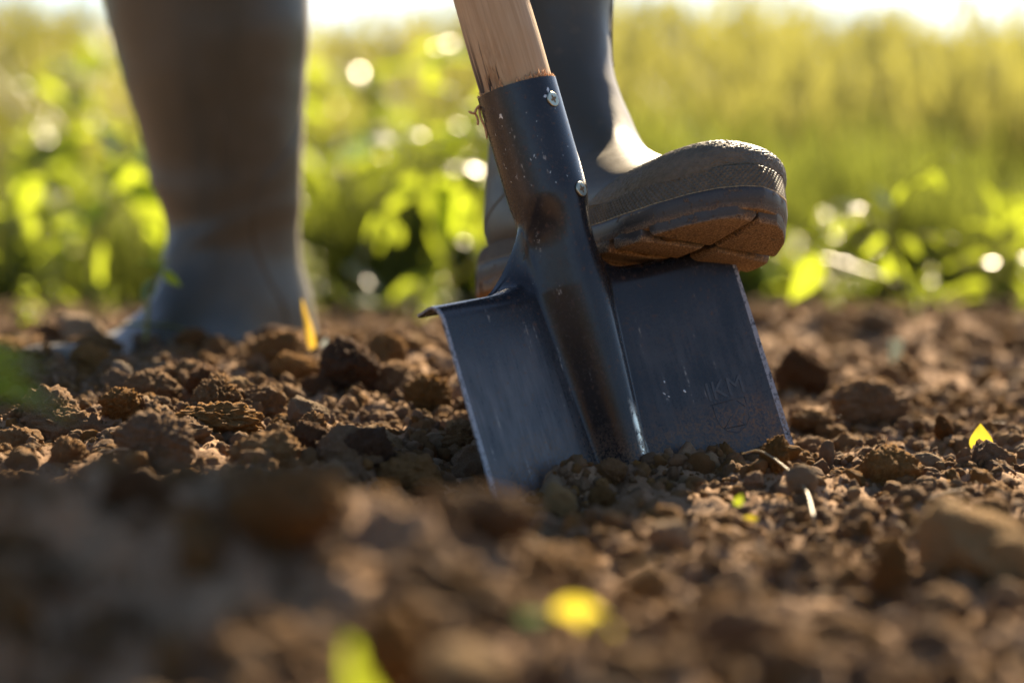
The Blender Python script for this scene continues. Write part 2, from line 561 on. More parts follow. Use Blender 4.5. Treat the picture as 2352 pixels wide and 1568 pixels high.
V_ROLL, R_ROLL, V_TOP = 0.0955, 0.0085, 0.124
HALF = 0.0965
DISH = math.tan(math.radians(13))
R_SOCK = 0.0205
rows = np.concatenate([np.linspace(-0.185, -0.02, 24), np.linspace(-0.015, 0.092, 52), np.linspace(0.0935, 0.123, 30), np.linspace(0.1235, 0.126, 6), np.linspace(0.1268, 0.150, 34), np.linspace(0.152, 0.207, 36)])
def half_width(v):
    return np.interp(v, [-0.185, 0.1235, 0.1245, 0.127, 0.131, 0.136, 0.142, 0.150], [HALF * 1.05, HALF, 0.060, 0.043, 0.0325, 0.0270, 0.0235, 0.0215])
_vv = np.linspace(-0.25, 0.35, 1201)
_k = np.exp(-np.linspace(-2.5, 2.5, 121) ** 2)
_k /= _k.sum()
def _soft(xs, ys):
    return np.convolve(np.pad(np.interp(_vv, xs, ys), 60, mode='edge'), _k, 'valid')
_RR = _soft([-0.15, 0.0, 0.10, 0.145, 0.3], [0.004, 0.0115, 0.0185, R_SOCK, R_SOCK])
_HH = _soft([-0.15, -0.02, 0.0, 0.10, 0.145, 0.3], [0.0, 0.0125, 0.0145, 0.0198, R_SOCK, R_SOCK - 0.0002])
def ridge(v):
    return np.interp(v, _vv, _RR), np.interp(v, _vv, _HH)
def fillet(v):
    return np.interp(v, [0.0, 0.10, 0.138], [1.42, 1.38, 1.03])
def wing_w(u, v):
    """front height of the flat blade with its half-round ridge and forward dish"""
    r, h = ridge(v)
    rb = r * fillet(v)
    xx = np.clip(np.abs(u) / rb, 0, 1)
    d = np.abs(u) - rb * 0.9
    return h * (0.5 + 0.5 * np.cos(math.pi * xx ** 1.35)) + DISH * 0.5 * (d + np.sqrt(d * d + 0.008 ** 2)) - 0.002
qs = np.concatenate([np.linspace(0, 0.5, 34), np.linspace(0.5, 1.0, 44)[1:]])
qs = np.concatenate([-qs[::-1][:-1], qs])
def spade_surface():
    nr, nc = len(rows), len(qs)
    P = np.zeros((nr, nc, 3))
    for i, v in enumerate(rows):
        r, h = ridge(v)
        rb = r * fillet(v)
        hw = half_width(v)
        a = np.abs(qs)
        sgn = np.sign(qs)
        ub = np.where(a < 0.5, rb * np.sin(a / 0.5 * math.pi / 2) ** 1.0, rb + (max(hw, rb + 0.001) - rb) * (a - 0.5) / 0.5)
        wb_ = wing_w(ub, v)
        # tube
        ph = a * math.pi * 0.985
        ut, wt = r * np.sin(ph), r * np.cos(ph)
        b = smooth(0.120, 0.150, v)
        front = smooth(0.75, 0.30, a)
        bb = np.clip(b + front * 0.0, 0, 1)
        u = ub * (1 - bb) + ut * bb
        w = wb_ * (1 - bb) + wt * bb
        # rolled tread
        q = 1 - np.clip((0.058 - u) / 0.0365, 0, 1) ** 2.6
        vv = np.full(nc, v)
        if v > V_ROLL:
            phi = min((v - V_ROLL) / R_ROLL, math.radians(96))
            rest = max(0.0, (v - V_ROLL) - phi * R_ROLL)
            vr = V_ROLL + R_ROLL * math.sin(phi) + rest * math.cos(phi)
            wr = -(R_ROLL * (1 - math.cos(phi)) + rest * math.sin(phi))
            vv = v * (1 - q) + vr * q
            w = w + wr * q
        P[i, :, 0] = u * sgn
        P[i, :, 1] = -w
        P[i, :, 2] = vv
    return P
PS = spade_surface()
# slanted upper rim of the socket: lower at the sides
du = np.gradient(PS, axis=1)
dv = np.gradient(PS, axis=0)
NS = np.cross(du, dv)
NS /= np.maximum(np.linalg.norm(NS, axis=2, keepdims=True), 1e-12)
TK = 0.0011
def shell(name, i0, i1, mat):
    P, N = PS[i0:i1], NS[i0:i1]
    nr, nc = P.shape[:2]
    fr = P + N * TK * 0.5
    bk = P - N * TK * 0.5
    f = grid_faces(nr, nc)
    verts = [fr.reshape(-1, 3), bk.reshape(-1, 3)]
    faces = [f, f[:, ::-1] + nr * nc]
    nrm = [N.reshape(-1, 3), -N.reshape(-1, 3)]
    off = 2 * nr * nc
    for sl_ in ((slice(None), 0), (slice(None), -1), (0, slice(None)), (-1, slice(None))):
        a, b_ = fr[sl_], bk[sl_]
        n = len(a)
        verts.append(np.concatenate([a, b_]))
        k = np.arange(n - 1)
        fc = np.stack([off + k, off + k + 1, off + n + k + 1, off + n + k], -1)
        faces.append(fc)
        e = np.gradient(a, axis=0)
        nn = np.cross(e, (a - b_))
        nn /= np.maximum(np.linalg.norm(nn, axis=1, keepdims=True), 1e-12)
        nrm.append(np.concatenate([nn, nn]))
        off += 2 * n
    me = mesh_np(name, np.concatenate(verts), np.concatenate(faces), mat)
    return link(name, me, spade)
SPLIT = int(np.searchsorted(rows, 0.1525))
blade = shell('blade', 0, SPLIT + 1, M['steel'])
socket = shell('socket', SPLIT, len(rows), M['steel'])

# wooden shaft
def lathe(prof, n=64):
    V, nr = [], len(prof)
    for z, r in prof:
        for k in range(n):
            q = 2 * math.pi * k / n
            V.append((r * math.cos(q), r * math.sin(q), z))
    f = grid_faces(nr, n, True)
    return np.array(V), f
zs = np.concatenate([np.linspace(0.165, 0.30, 60), np.linspace(0.31, 0.98, 40)])
prof = [(z, 0.0192 - 0.0006 * max(0, (z - 0.21)) + 0.00015 * math.sin(z * 90)) for z in zs]
prof = [(zs[0], 0.0005)] + prof + [(0.985, 0.017), (0.988, 0.0005)]
wv, wf = lathe(prof)
wr_ = np.hypot(wv[:, 0], wv[:, 1])
wa = np.arctan2(wv[:, 1], wv[:, 0])
# open split: shallow gouges on the left side near the socket
low = smooth(0.250, 0.203, wv[:, 2])
for ang, depth, wid in ((-2.70, 0.0024, 0.045), (-2.95, 0.0014, 0.03), (-2.52, 0.0012, 0.025)):
    wob = ang + 0.06 * np.sin(wv[:, 2] * 140 + ang * 9)
    wr_ = wr_ - depth * low * np.exp(-((wa - wob) / wid) ** 2)
wv[:, 0], wv[:, 1] = wr_ * np.cos(wa), wr_ * np.sin(wa)
shaft = link('wooden_shaft', mesh_np('wooden_shaft', wv, wf, M['wood']), spade)
gv, gf = lathe([(-0.075, 0.0005), (-0.075, 0.013), (-0.06, 0.0165), (0.0, 0.018), (0.06, 0.0165), (0.075, 0.013), (0.075, 0.0005)], 32)
gv = np.stack([gv[:, 2], gv[:, 1], gv[:, 0] + 0.995], -1)
link('grip', mesh_np('grip', gv, gf, M['wood']), spade)

# torn fibres standing round the socket rim
V, Fc = [], []
rr = random.Random(3)
for k in range(210):
    a = rr.uniform(-math.pi, math.pi)
    base = Vector((0.0193 * math.cos(a), 0.0193 * math.sin(a), 0.2055))
    L = rr.uniform(0.0012, 0.0042) * (1.5 if rr.random() < 0.12 else 1)
    out = Vector((math.cos(a), math.sin(a), 0))
    tan = Vector((-math.sin(a), math.cos(a), 0))
    p1 = base + Vector((0, 0, L * 0.6)) + out * rr.uniform(0, 0.0009) + tan * rr.uniform(-.0008, .0008)
    p2 = p1 + Vector((0, 0, L * 0.5)) + out * rr.uniform(-0.0004, 0.0016) + tan * rr.uniform(-.0012, .0012)
    v, f = tube([base, p1, p2], [rr.uniform(.0003, .0008), rr.uniform(.0003, .0007), .0001], 4)
    o_ = len(V)
    V += v
    Fc += [tuple(i + o_ for i in q) for q in f]
def rim_pt(r, z, t=0.0):
    return (-0.82 * r - 0.57 * t, 0.57 * r - 0.82 * t, z)
for pts in ([rim_pt(.019, .2045), rim_pt(.0225, .2030, .001), rim_pt(.0250, .2005, .0015), rim_pt(.0275, .2025, .001)],
            [rim_pt(.0215, .2035), rim_pt(.0222, .1980, .001), rim_pt(.0215, .1915, .0012), rim_pt(.0222, .1855, .001)],
            [rim_pt(.0245, .2005), rim_pt(.0240, .1970, .001), rim_pt(.0248, .1940, .001)]):
    v, f = tube(spline(pts, 12), [0.0007] * 11 + [0.0002], 5)
    o_ = len(V)
    V += v
    Fc += [tuple(i + o_ for i in q) for q in f]
tag(link('torn_wood_fibres', mesh_np('torn_wood_fibres', V, Fc, M['shaving']), spade), kind='stuff')

# screws on the socket front
def screw(ang, v):
    r = R_SOCK + TK * 0.5
    n = Vector((math.sin(ang), -math.cos(ang), 0))
    t = Vector((math.cos(ang), math.sin(ang), 0))
    mt = Matrix(((t.x, 0, n.x, n.x * (r - 0.0006)), (t.y, 0, n.y, n.y * (r - 0.0006)), (0, 1, 0, v), (0, 0, 0, 1)))
    mt = Matrix(((t.x, 0, n.x, n.x * (r - 0.0004)), (t.y, 0, n.y, n.y * (r - 0.0004)), (t.z, 1, n.z, v), (0, 0, 0, 1)))
    R0 = 0.0041
    prof = [(0.0, R0 * 0.98), (0.0006, R0), (0.0010, R0 * 0.97), (0.0012, R0 * 0.90), (0.0012, 0.0006)]
    vv, ff = lathe(prof, 40)
    ff = [tuple(q) for q in ff] + [tuple(4 * 40 + k for k in range(40))]
    s = link('screw', mesh_np('screw', vv, ff, M['zinc']), spade)
    s.matrix_local = mt
    for p in s.data.polygons:
        p.use_smooth = False
    # cross recess: a four-pointed star on the head, its shade painted dark brown
    V2 = [(0, 0, 0.00128)]
    rot = random.uniform(0.2, 0.6)
    for k in range(16):
        q = rot + 2 * math.pi * k / 16
        rad = (0.0025, 0.0018, 0.0009, 0.0018)[k % 4]
        V2.append((rad * math.cos(q), rad * math.sin(q), 0.00128 if k % 4 == 2 else 0.00122))
    F2 = [(0, k + 1, (k + 1) % 16 + 1) for k in range(16)]
    c = link('cross_recess', mesh_np('cross_recess', V2, F2, M['recess_shade'], False), s)
    return s
screw(math.radians(12), 0.1945)
screw(math.radians(17), 0.1460)

# stamped mark on the right wing: letters over a shield with a peak
fc = bpy.data.curves.new('mark_text', 'FONT')
fc.body = 'IKM'
fc.size = 0.0140
fc.extrude = 0.00010
fc.bevel_depth = 0.00008
fc.align_x = 'CENTER'
tmp = bpy.data.objects.new('mark_text', fc)
COL.objects.link(tmp)
bpy.context.view_layer.update()
tme = bpy.data.meshes.new_from_object(tmp.evaluated_get(bpy.context.evaluated_depsgraph_get()))
bpy.data.objects.remove(tmp)
tme.materials.clear()
tme.materials.append(M['mark'])
def wing_y(u, v=0.03):
    return -float(wing_w(u, v))
mark = link('stamped_letters', tme, spade)
MU, MV = 0.0695, 0.0245
mark.matrix_local = Matrix.Translation((MU, wing_y(MU) - TK * 0.5 - 0.0001, MV)) @ Matrix.Rotation(-math.radians(13), 4, 'Z') @ Matrix.Rotation(math.pi / 2, 4, 'X')
V, Fc = [], []
def stroke(pts, r=0.00024):
    global V, Fc
    pp = [(MU + a * .78, wing_y(MU + a * .78, MV + b * .78) - TK * 0.5, MV + b * .78) for a, b in pts]
    v, f = tube(pp, r, 6)
    o_ = len(V)
    V += v
    Fc += [tuple(i + o_ for i in q) for q in f]
stroke([(-.013, -.003), (.012, -.003)])
stroke([(.012, -.003), (.0122, -.012), (.011, -.018), (.007, -.0225), (0, -.0255), (-.007, -.0225), (-.011, -.018), (-.0122, -.012), (-.0125, -.004)])
stroke([(-.009, -.0205), (-.001, -.0135), (.007, -.0215), (-.009, -.0205)])
stroke([(.006, -.0045), (.0105, -.0095)])
link('stamped_shield', mesh_np('stamped_shield', V, Fc, M['mark']), spade)

# bare flecks knocked out of the paint
def fleck(u, v, L, w, ang, y0=None, seed=0):
    r_ = random.Random(seed)
    c, s = math.cos(ang), math.sin(ang)
    yy = (wing_y(u, v) if y0 is None else y0) - TK * 0.5
    vs, n = [(u, yy - 0.00018, v)], 9
    for k in range(n):
        q = 2 * math.pi * k / n
        a = L * math.cos(q) * r_.uniform(.7, 1.2)
        b = w * math.sin(q) * r_.uniform(.7, 1.3)
        vs.append((u + a * c - b * s, wing_y(u + a * c - b * s, v) - TK * .5 + 0.00003, v + a * s + b * c))
    link('paint_chip', mesh_np('paint_chip', vs, [(0, k + 1, (k + 1) % n + 1) for k in range(n)], M['chip']), spade)
fleck(0.0375, 0.0405, 0.0010, 0.0005, 1.7, seed=1)
fleck(0.0355, 0.0345, 0.0012, 0.0004, 2.3, seed=2)
fleck(0.0375, 0.0325, 0.0009, 0.0005, 2.5, seed=3)
fleck(0.0470, 0.0330, 0.0013, 0.0007, 2.4, seed=4)

def socket_fleck(ang, v, L, w, tilt, seed):
    r_ = random.Random(seed)
    vs, n = [], 10
    def on(a, z):
        rr_ = float(np.interp(z, _vv, _RR)) + TK * 0.5 + 0.00008
        return (rr_ * math.sin(a), -rr_ * math.cos(a), z)
    vs.append(on(ang, v))
    for k in range(n):
        q = 2 * math.pi * k / n
        a, b_ = L * math.cos(q) * r_.uniform(.55, 1.25), w * math.sin(q) * r_.uniform(.55, 1.3)
        vs.append(on(ang + (a * math.cos(tilt) - b_ * math.sin(tilt)) / R_SOCK, v + a * math.sin(tilt) + b_ * math.cos(tilt)))
    link('paint_chip', mesh_np('paint_chip', vs, [(0, k + 1, (k + 1) % n + 1) for k in range(n)], M['chip']), spade)
rf = random.Random(9)
socket_fleck(math.radians(8), 0.1997, 0.0017, 0.0008, 1.2, 1)
socket_fleck(math.radians(0), 0.1967, 0.0013, 0.0008, 0.3, 2)
socket_fleck(math.radians(-72), 0.1930, 0.0016, 0.0008, 1.9, 3)
for k in range(26):
    socket_fleck(math.radians(rf.uniform(-95, 25)), rf.uniform(0.150, 0.195), rf.uniform(.0002, .0009), rf.uniform(.00012, .0003), rf.uniform(1.0, 2.2), 10 + k)

# ------------------------------------------------------------------ lumps of earth
import bmesh
def ico(sub):
    bm = bmesh.new()
    bmesh.ops.create_icosphere(bm, subdivisions=sub, radius=1.0)
    V = np.array([v.co[:] for v in bm.verts])
    Fs = np.array([[v.index for v in f.verts] for f in bm.faces])
    bm.free()
    return V / np.linalg.norm(V, axis=1, keepdims=True), Fs
ICO = {s: ico(s) for s in (2, 3, 4, 5)}

def clod_mesh(seed, sub, mat, angular=0.6, crumb=1.0, name='soil_clod'):
    r = np.random.default_rng(seed)
    D, Fs = ICO[sub]
    # convex body cut by planes
    n = r.normal(size=(11, 3))
    n /= np.linalg.norm(n, axis=1, keepdims=True)
    off = r.uniform(0.62, 1.0, 11)
    dots = D @ n.T
    rad = np.min(np.where(dots > 0.05, off[None] / np.maximum(dots, 0.05), 9), axis=1)
    rad = np.minimum(rad, 1.12)
    rad = angular * rad + (1 - angular) * 0.92
    s = seed * 3.17
    rad = rad + 0.20 * pnoise(D[:, 0] * 1.6 + s, D[:, 1] * 1.6, D[:, 2] * 1.6)
    P = D * rad[:, None]
    lump = np.abs(fbm(P[:, 0] * 2.6 + s, P[:, 1] * 2.6, P[:, 2] * 2.6 + s, 3, 0.6))
    fine = fbm(P[:, 0] * 7 + s, P[:, 1] * 7, P[:, 2] * 7, 4 if sub > 3 else 2, 0.68)
    grain = np.abs(fbm(P[:, 0] * 6.5, P[:, 1] * 6.5 + s, P[:, 2] * 6.5, 2, 0.6))
    P = P + D * (crumb * (0.36 * lump + 0.13 * fine + 0.16 * grain))[:, None]
    P /= np.abs(P).max()
    return mesh_np(name, P, Fs, mat)

MUD = [clod_mesh(500 + k, 3, M['clod'], 0.6, 1.2, 'packed_mud') for k in range(4)]

# ------------------------------------------------------------------ boots
SEC = [  # back x, back z, front x, front z, half width, exponent
    (-.062, .420, .058, .420, .058, 2.0), (-.063, .340, .058, .340, .057, 2.0), (-.060, .260, .053, .262, .0525, 2.0),
    (-.051, .190, .0430, .194, .0435, 2.0), (-.0475, .140, .0395, .147, .0360, 2.05), (-.053, .100, .0475, .120, .0355, 2.1),
    (-.060, .060, .0590, .0965, .0365, 2.3), (-.056, .026, .0735, .0805, .0365, 2.4), (-.005, .018, .0945, .0690, .0385, 2.5),
    (.055, .014, .1165, .0605, .0415, 2.35), (.100, .013, .139, .0555, .0430, 2.3), (.138, .013, .160, .0555, .0420, 2.3),
    (.165, .014, .179, .0525, .0365, 2.3), (.182, .018, .1915, .0445, .0250, 2.3), (.1915, .027, .1960, .0350, .0080, 2.2), (.1945, .0295, .1962, .0320, .0006, 2.0)]

def spring(P):
    P = P.copy()
    P[..., 2] += 1.7 * np.clip(P[..., 0] - 0.115, 0, 1) ** 2
    return P

def boot_sections(n, girth, t0=0.0, t1=None):
    S = np.array(SEC)
    t1 = len(S) - 1 if t1 is None else t1
    full = spline(S, 900)
    idx = np.linspace(t0 / (len(S) - 1) * 899, t1 / (len(S) - 1) * 899, n)
    out = np.stack([np.interp(idx, np.arange(900), full[:, k]) for k in range(6)], -1)
    return out

def loft(sec, phis, girth=1.0, off=0.0):
    """phis: (n,) or (m,n) angles; 0 = front/top, pi = back/bottom, + = left"""
    b = np.stack([sec[:, 0], sec[:, 1]], -1)
    f = np.stack([sec[:, 2], sec[:, 3]], -1)
    g = 1 + (girth - 1) * smooth(0.10, 0.16, (sec[:, 1] + sec[:, 3]) / 2)
    c = (b + f) / 2
    h = (f - b) / 2 * g[:, None]
    phis = np.broadcast_to(phis, (len(sec), np.shape(phis)[-1]))
    e = 2 / sec[:, 5][:, None]
    cs, sn = np.cos(phis), np.sin(phis)
    ca = np.sign(cs) * np.abs(cs) ** e
    sa = np.sign(sn) * np.abs(sn) ** e
    P = np.zeros(phis.shape + (3,))
    hl = np.linalg.norm(h, axis=1)[:, None]
    P[..., 0] = c[:, 0][:, None] + h[:, 0][:, None] * ca * (1 + off / hl)
    P[..., 2] = c[:, 1][:, None] + h[:, 1][:, None] * ca * (1 + off / hl)
    P[..., 1] = (sec[:, 4] * g)[:, None] * sa + off * sa
    return P

def outline_hw(x):
    return np.interp(x, [-.068, -.064, -.055, -.04, -.015, .03, .06, .10, .135, .16, .18, .193, .200, .2025],
                     [0.0, .013, .0255, .0325, .035, .0335, .037, .0455, .0475, .0435, .0345, .023, .011, 0.0])

def outline(n, inset=0.0):
    q = np.linspace(0, 2 * math.pi, n, endpoint=False)
    # dense, evenly spaced by arc length
    xs = 0.0672 + 0.1353 * np.cos(np.linspace(0, 2 * math.pi, 4000, endpoint=False))
    ys = outline_hw(xs) * np.where(np.arange(4000) < 2000, 1, -1)
    # smooth corners
    k = np.exp(-np.linspace(-2, 2, 81) ** 2)
    k /= k.sum()
    xs = np.convolve(np.concatenate([xs[-40:], xs, xs[:40]]), k, 'valid')
    ys = np.convolve(np.concatenate([ys[-40:], ys, ys[:40]]), k, 'valid')
    d = np.hypot(np.diff(xs, append=xs[0]), np.diff(ys, append=ys[0]))
    s = np.concatenate([[0], np.cumsum(d)])
    u = np.linspace(0, s[-1], n, endpoint=False)
    X = np.interp(u, s, np.append(xs, xs[0]))
    Y = np.interp(u, s, np.append(ys, ys[0]))
    tx, ty = np.gradient(X), np.gradient(Y)
    tl = np.hypot(tx, ty)
    nx, ny = ty / tl, -tx / tl
    return X - nx * inset, Y - ny * inset, nx, ny, u

def make_boot(mat4, label, girth, folds, shear=(0.0, 0.0)):
    root = empty('rubber_boot', mat4)
    tag(root, label, 'boot', 'pair of rubber boots')
    def post(P):
        P = spring(P)
        k = np.clip(P[..., 2] - 0.07, 0, 1)
        P[..., 0] += shear[0] * k
        P[..., 1] += shear[1] * k
        return P
    # upper
    sec = boot_sections(300, girth)
    ph = np.linspace(-math.pi, math.pi, 160, endpoint=False)
    P = loft(sec, ph, girth)
    N = np.cross(np.gradient(P, axis=1), np.gradient(P, axis=0))
    N /= np.maximum(np.linalg.norm(N, axis=2, keepdims=True), 1e-12)
    if (N[100, 80] * (P[100, 80] - P[100].mean(0))).sum() < 0:
        N = -N
    d = 0.0016 * fbm(P[..., 0] / 0.06, P[..., 1] / 0.06, P[..., 2] / 0.045, 2)
    for zc, amp, wid, tilt, phc in folds:
        w = np.exp(-((P[..., 2] - zc - tilt * np.sin(ph - phc)[None]) / wid) ** 2)
        d = d + amp * w * (0.55 + 0.45 * np.cos(ph - phc)[None])
    P = P + N * d[..., None]
    nr, nc = P.shape[:2]
    vs = post(P).reshape(-1, 3)
    fs = grid_faces(nr, nc, True)
    # rim turned inwards at the top
    inner = vs[:nc].copy()
    cen = inner.mean(0)
    inner = cen + (inner - cen) * 0.95
    inner2 = inner - np.array([0, 0, 0.03])
    k = np.arange(nc)
    b0 = len(vs)
    fs = np.concatenate([fs, np.stack([k, b0 + k, b0 + (k + 1) % nc, (k + 1) % nc], -1), np.stack([b0 + k, b0 + nc + k, b0 + nc + (k + 1) % nc, b0 + (k + 1) % nc], -1)])
    vs = np.concatenate([vs, inner, inner2])
    link('upper', mesh_np('upper', vs, fs, M['rubber']), root)
    # ankle reinforcement: a raised panel wrapping the heel, edged by a curve
    secp = boot_sections(150, girth, 2.2, 6.7)
    tt = np.linspace(0, 1, 150)
    lim = 0.55 + 1.45 * smooth(0.0, 0.42, tt) - 0.5 * smooth(0.5, 1, tt)
    php = math.pi + np.linspace(-1, 1, 90)[None, :] * lim[:, None]
    Q = loft(secp, php, girth, 0.0007)
    edge = np.minimum(1, (1 - np.abs(np.linspace(-1, 1, 90))) / 0.03)[None, :] * np.minimum(1, np.minimum(tt, 1 - tt) / 0.01)[:, None]
    Q0 = loft(secp, php, girth, -0.0016)
    Q = Q0 + (Q - Q0) * edge[..., None]
    dq = 0.0016 * fbm(Q[..., 0] / 0.06, Q[..., 1] / 0.06, Q[..., 2] / 0.045, 2)
    for zc, amp, wid, tilt, phc in folds:
        w = np.exp(-((Q[..., 2] - zc - tilt * np.sin(php - phc)) / wid) ** 2)
        dq = dq + amp * w * (0.55 + 0.45 * np.cos(php - phc))
    cq = np.stack([(secp[:, 0] + secp[:, 2]) / 2, np.zeros(150), (secp[:, 1] + secp[:, 3]) / 2], -1)[:, None]
    nq = Q - cq
    nq /= np.linalg.norm(nq, axis=2, keepdims=True)
    Q = Q + nq * dq[..., None]
    link('heel_panel', mesh_np('heel_panel', post(Q).reshape(-1, 3), grid_faces(150, 90), M['rubber']), root)
    # moulding seams down the two sides of the front
    for sgn in (-1, 1):
        ss = boot_sections(80, girth, 0.0, 4.2)
        S_ = loft(ss, np.array([sgn * 0.82]), girth, 0.0004)[:, 0]
        v, f = tube(post(S_), 0.0007, 6)
        link('mould_seam', mesh_np('mould_seam', v, f, M['rubber']), root)
    # toe cap with scaly relief
    nt, npx = 230, 260
    sec2 = boot_sections(nt, girth, 9.1, 14.0)
    phi = np.linspace(-1.72, 1.72, npx)
    ST = 9.1 + 1.25 * np.cos(phi / 1.72 * math.pi / 2) ** 1.2      # where the cap begins, further forward on top
    full = boot_sections(900, girth)
    tgrid = ST[None, :] + (len(SEC) - 1.02 - ST)[None, :] * np.linspace(0, 1, nt)[:, None]
    C2 = np.zeros((nt, npx, 3))
    for j in range(npx):
        idx = tgrid[:, j] / (len(SEC) - 1) * 899
        sj = np.stack([np.interp(idx, np.arange(900), full[:, k]) for k in range(6)], -1)
        C2[:, j] = loft(sj, np.array([phi[j]]), girth, 0.0011)[:, 0]
    cell = fbm(C2[..., 0] / 0.0016, C2[..., 1] / 0.0034, C2[..., 2] / 0.0016, 2, 0.6)
    cen2 = np.array([0.12, 0, 0.03])
    nn = C2 - cen2
    nn /= np.linalg.norm(nn, axis=2, keepdims=True)
    rim = smooth(0.0, 0.04, np.linspace(0, 1, nt))[:, None]
    C2 = C2 + nn * ((np.abs(cell) * 0.0010 - 0.0003) * rim - 0.0022 * (1 - rim))[..., None]
    link('toe_cap', mesh_np('toe_cap', post(C2).reshape(-1, 3), grid_faces(nt, npx), M['toe']), root)
    # knurled foxing band
    nb, nh = 1500, 44
    X, Y, nx, ny, u = outline(nb, 0.0)
    hb = 0.0120 + 0.0025 * smooth(0.06, 0.19, X) 
    zz = np.linspace(0, 1, nh)
    B = np.zeros((nh, nb, 3))
    per = u[-1] + (u[1] - u[0])
    ncell = round(per / 0.0034)
    for i, tz in enumerate(zz):
        ins = 0.0008 + 0.0022 * tz ** 1.4
        z = 0.0180 + hb * tz
        ph_ = u / per * ncell
        a = ph_ + z / 0.0034
        b = ph_ - z / 0.0034
        tri = lambda q: 1 - 2 * np.abs(q - np.floor(q) - 0.5)
        dia = np.minimum(tri(a), tri(b))
        e = min(1, (1 - tz) / 0.08) * min(1, tz / 0.05)
        dd = (0.0014 * dia) * e
        cap = 0.0022 * smooth(0.93, 1.0, tz)
        B[i, :, 0] = X + nx * (dd - ins - cap)
        B[i, :, 1] = Y + ny * (dd - ins - cap)
        B[i, :, 2] = z
    link('foxing_band', mesh_np('foxing_band', post(B).reshape(-1, 3), grid_faces(nh, nb, True), M['toe']), root)
    # sole slab
    no = 220
    prof_ = [(0.0060, 0.0030), (0.0060, 0.0010), (0.0066, 0.0002), (0.0160, -0.0006), (0.0180, -0.0002), (0.0184, 0.0005), (0.0186, 0.0030)]
    rings = []
    for z, ins in prof_:
        X, Y, nx, ny, u = outline(no, ins)
        rings.append(np.stack([X, Y, np.full(no, z)], -1))
    R = post(np.array(rings))
    vs = R.reshape(-1, 3)
    fs = [tuple(q) for q in grid_faces(len(prof_), no, True)] + [tuple(range(no))[::-1], tuple((len(prof_) - 1) * no + k for k in range(no))]
    link('sole', mesh_np('sole', vs, fs, M['sole']), root)
    # glue line between sole and band
    X, Y, nx, ny, u = outline(240, 0.0004)
    wpts = post(np.stack([X, Y, np.full(240, 0.0185)], -1))
    rad = [0.0003 + 0.0008 * max(0, math.sin(k * 0.13) * math.sin(k * 0.031 + 1)) * (1 if wpts[k][0] > .16 else .3) for k in range(240)]
    v, f = tube(list(wpts) + [wpts[0]], rad + [rad[0]], 6)
    link('glue_line', mesh_np('glue_line', v, f, M['welt']), root)
    # tread lugs, cut from the outline
    def lug(x0, x1, side, gap=0.0035, zb=0.0, skew=0.0):
        xs = np.linspace(x0, x1, 9)
        yo = np.maximum(outline_hw(xs) - 0.0002, 0.004)
        sgn = side
        inner = [(x0 + skew, sgn * gap * .5), (x1 + skew, sgn * gap * .5)]
        loop = [(xs[k], sgn * yo[k]) for k in range(9)]
        poly = loop + inner[::-1]
        poly = np.array(poly)
        c = poly.mean(0)
        rings = []
        for z, s in ((0.0074, 1.0), (zb + 0.0026, 0.99), (zb, 0.91)):
            q = c + (poly - c) * s
            rings.append(np.stack([q[:, 0], q[:, 1], np.full(len(q), z)], -1))
        R = post(np.array(rings))
        n = len(poly)
        fs = [tuple(q) for q in grid_faces(3, n, True)] + [tuple(2 * n + k for k in range(n))]
        if side < 0:
            fs = [f[::-1] for f in fs]
        lg = link('tread_lug', mesh_np('tread_lug', R.reshape(-1, 3), fs, M['sole'], True), root)
        bv = lg.modifiers.new('round', 'BEVEL')
        bv.width = 0.0006
        bv.segments = 2
        bv.limit_method = 'ANGLE'
    cuts = [(-.067, -.040), (-.036, -.006, ), (.046, .066), (.071, .093), (.098, .122), (.127, .1515)]
    for a, b in [c_[:2] for c_ in cuts]:
        for s in (-1, 1):
            lug(a, b, s, 0.006, 0.0, 0.004 if a > .04 else 0)
    for s in (-1, 1):
        lug(.157, .1985, s, 0.001, 0.001)
    # soil packed between the lugs
    rm = random.Random(4)
    for k in range(16):
        x = rm.choice([.0685, .0955, .1245, .154, .11, .14, .085])
        p = post(np.array([[x + rm.uniform(-.003, .003), rm.uniform(-.036, .036), 0.0035]]))[0]
        mc = link('packed_mud', MUD[k % len(MUD)], root, p, (rm.uniform(-.3, .3), rm.uniform(-.3, .3), rm.uniform(0, 6)), (rm.uniform(.003, .006), rm.uniform(.004, .009), rm.uniform(.002, .0042)))
    return root

# foot pressing the spade: contact of the forefoot with the right tread
def boot_matrix(f2, pitch, roll, contact_local, contact_world, size=1.0):
    f = Vector((f2[0], f2[1], 0)).normalized()
    left = Vector((-f.y, f.x, 0))
    R = Matrix(((f.x, left.x, 0), (f.y, left.y, 0), (0, 0, 1))).to_4x4()
    R = R @ Matrix.Rotation(-pitch, 4, 'Y') @ Matrix.Rotation(roll, 4, 'X')
    R = R @ Matrix.Scale(size, 4)
    loc = Vector(contact_world) - R @ Vector(contact_local)
    return Matrix.Translation(loc) @ R
tread_pt = SP @ Vector((0.060, 0.004, V_ROLL + R_ROLL + 0.0006))
BR = boot_matrix((0.54, -0.84), math.radians(8), math.radians(-8), (0.118, -0.012, 0.0005), tread_pt, 0.93)
boot_r = make_boot(BR, 'grey-green rubber boot pressing on the tread of the spade, muddy sole showing', 1.0,
                   [(0.10, 0.0012, 0.012, 0.004, 0.3)], shear=(-0.04, -0.13))
la = at(562, 800, 1.95)
BL = boot_matrix((-0.62, -0.78), math.radians(-4), math.radians(1), (0.0, 0.0, 0.0), (la.x, la.y, 0.014))
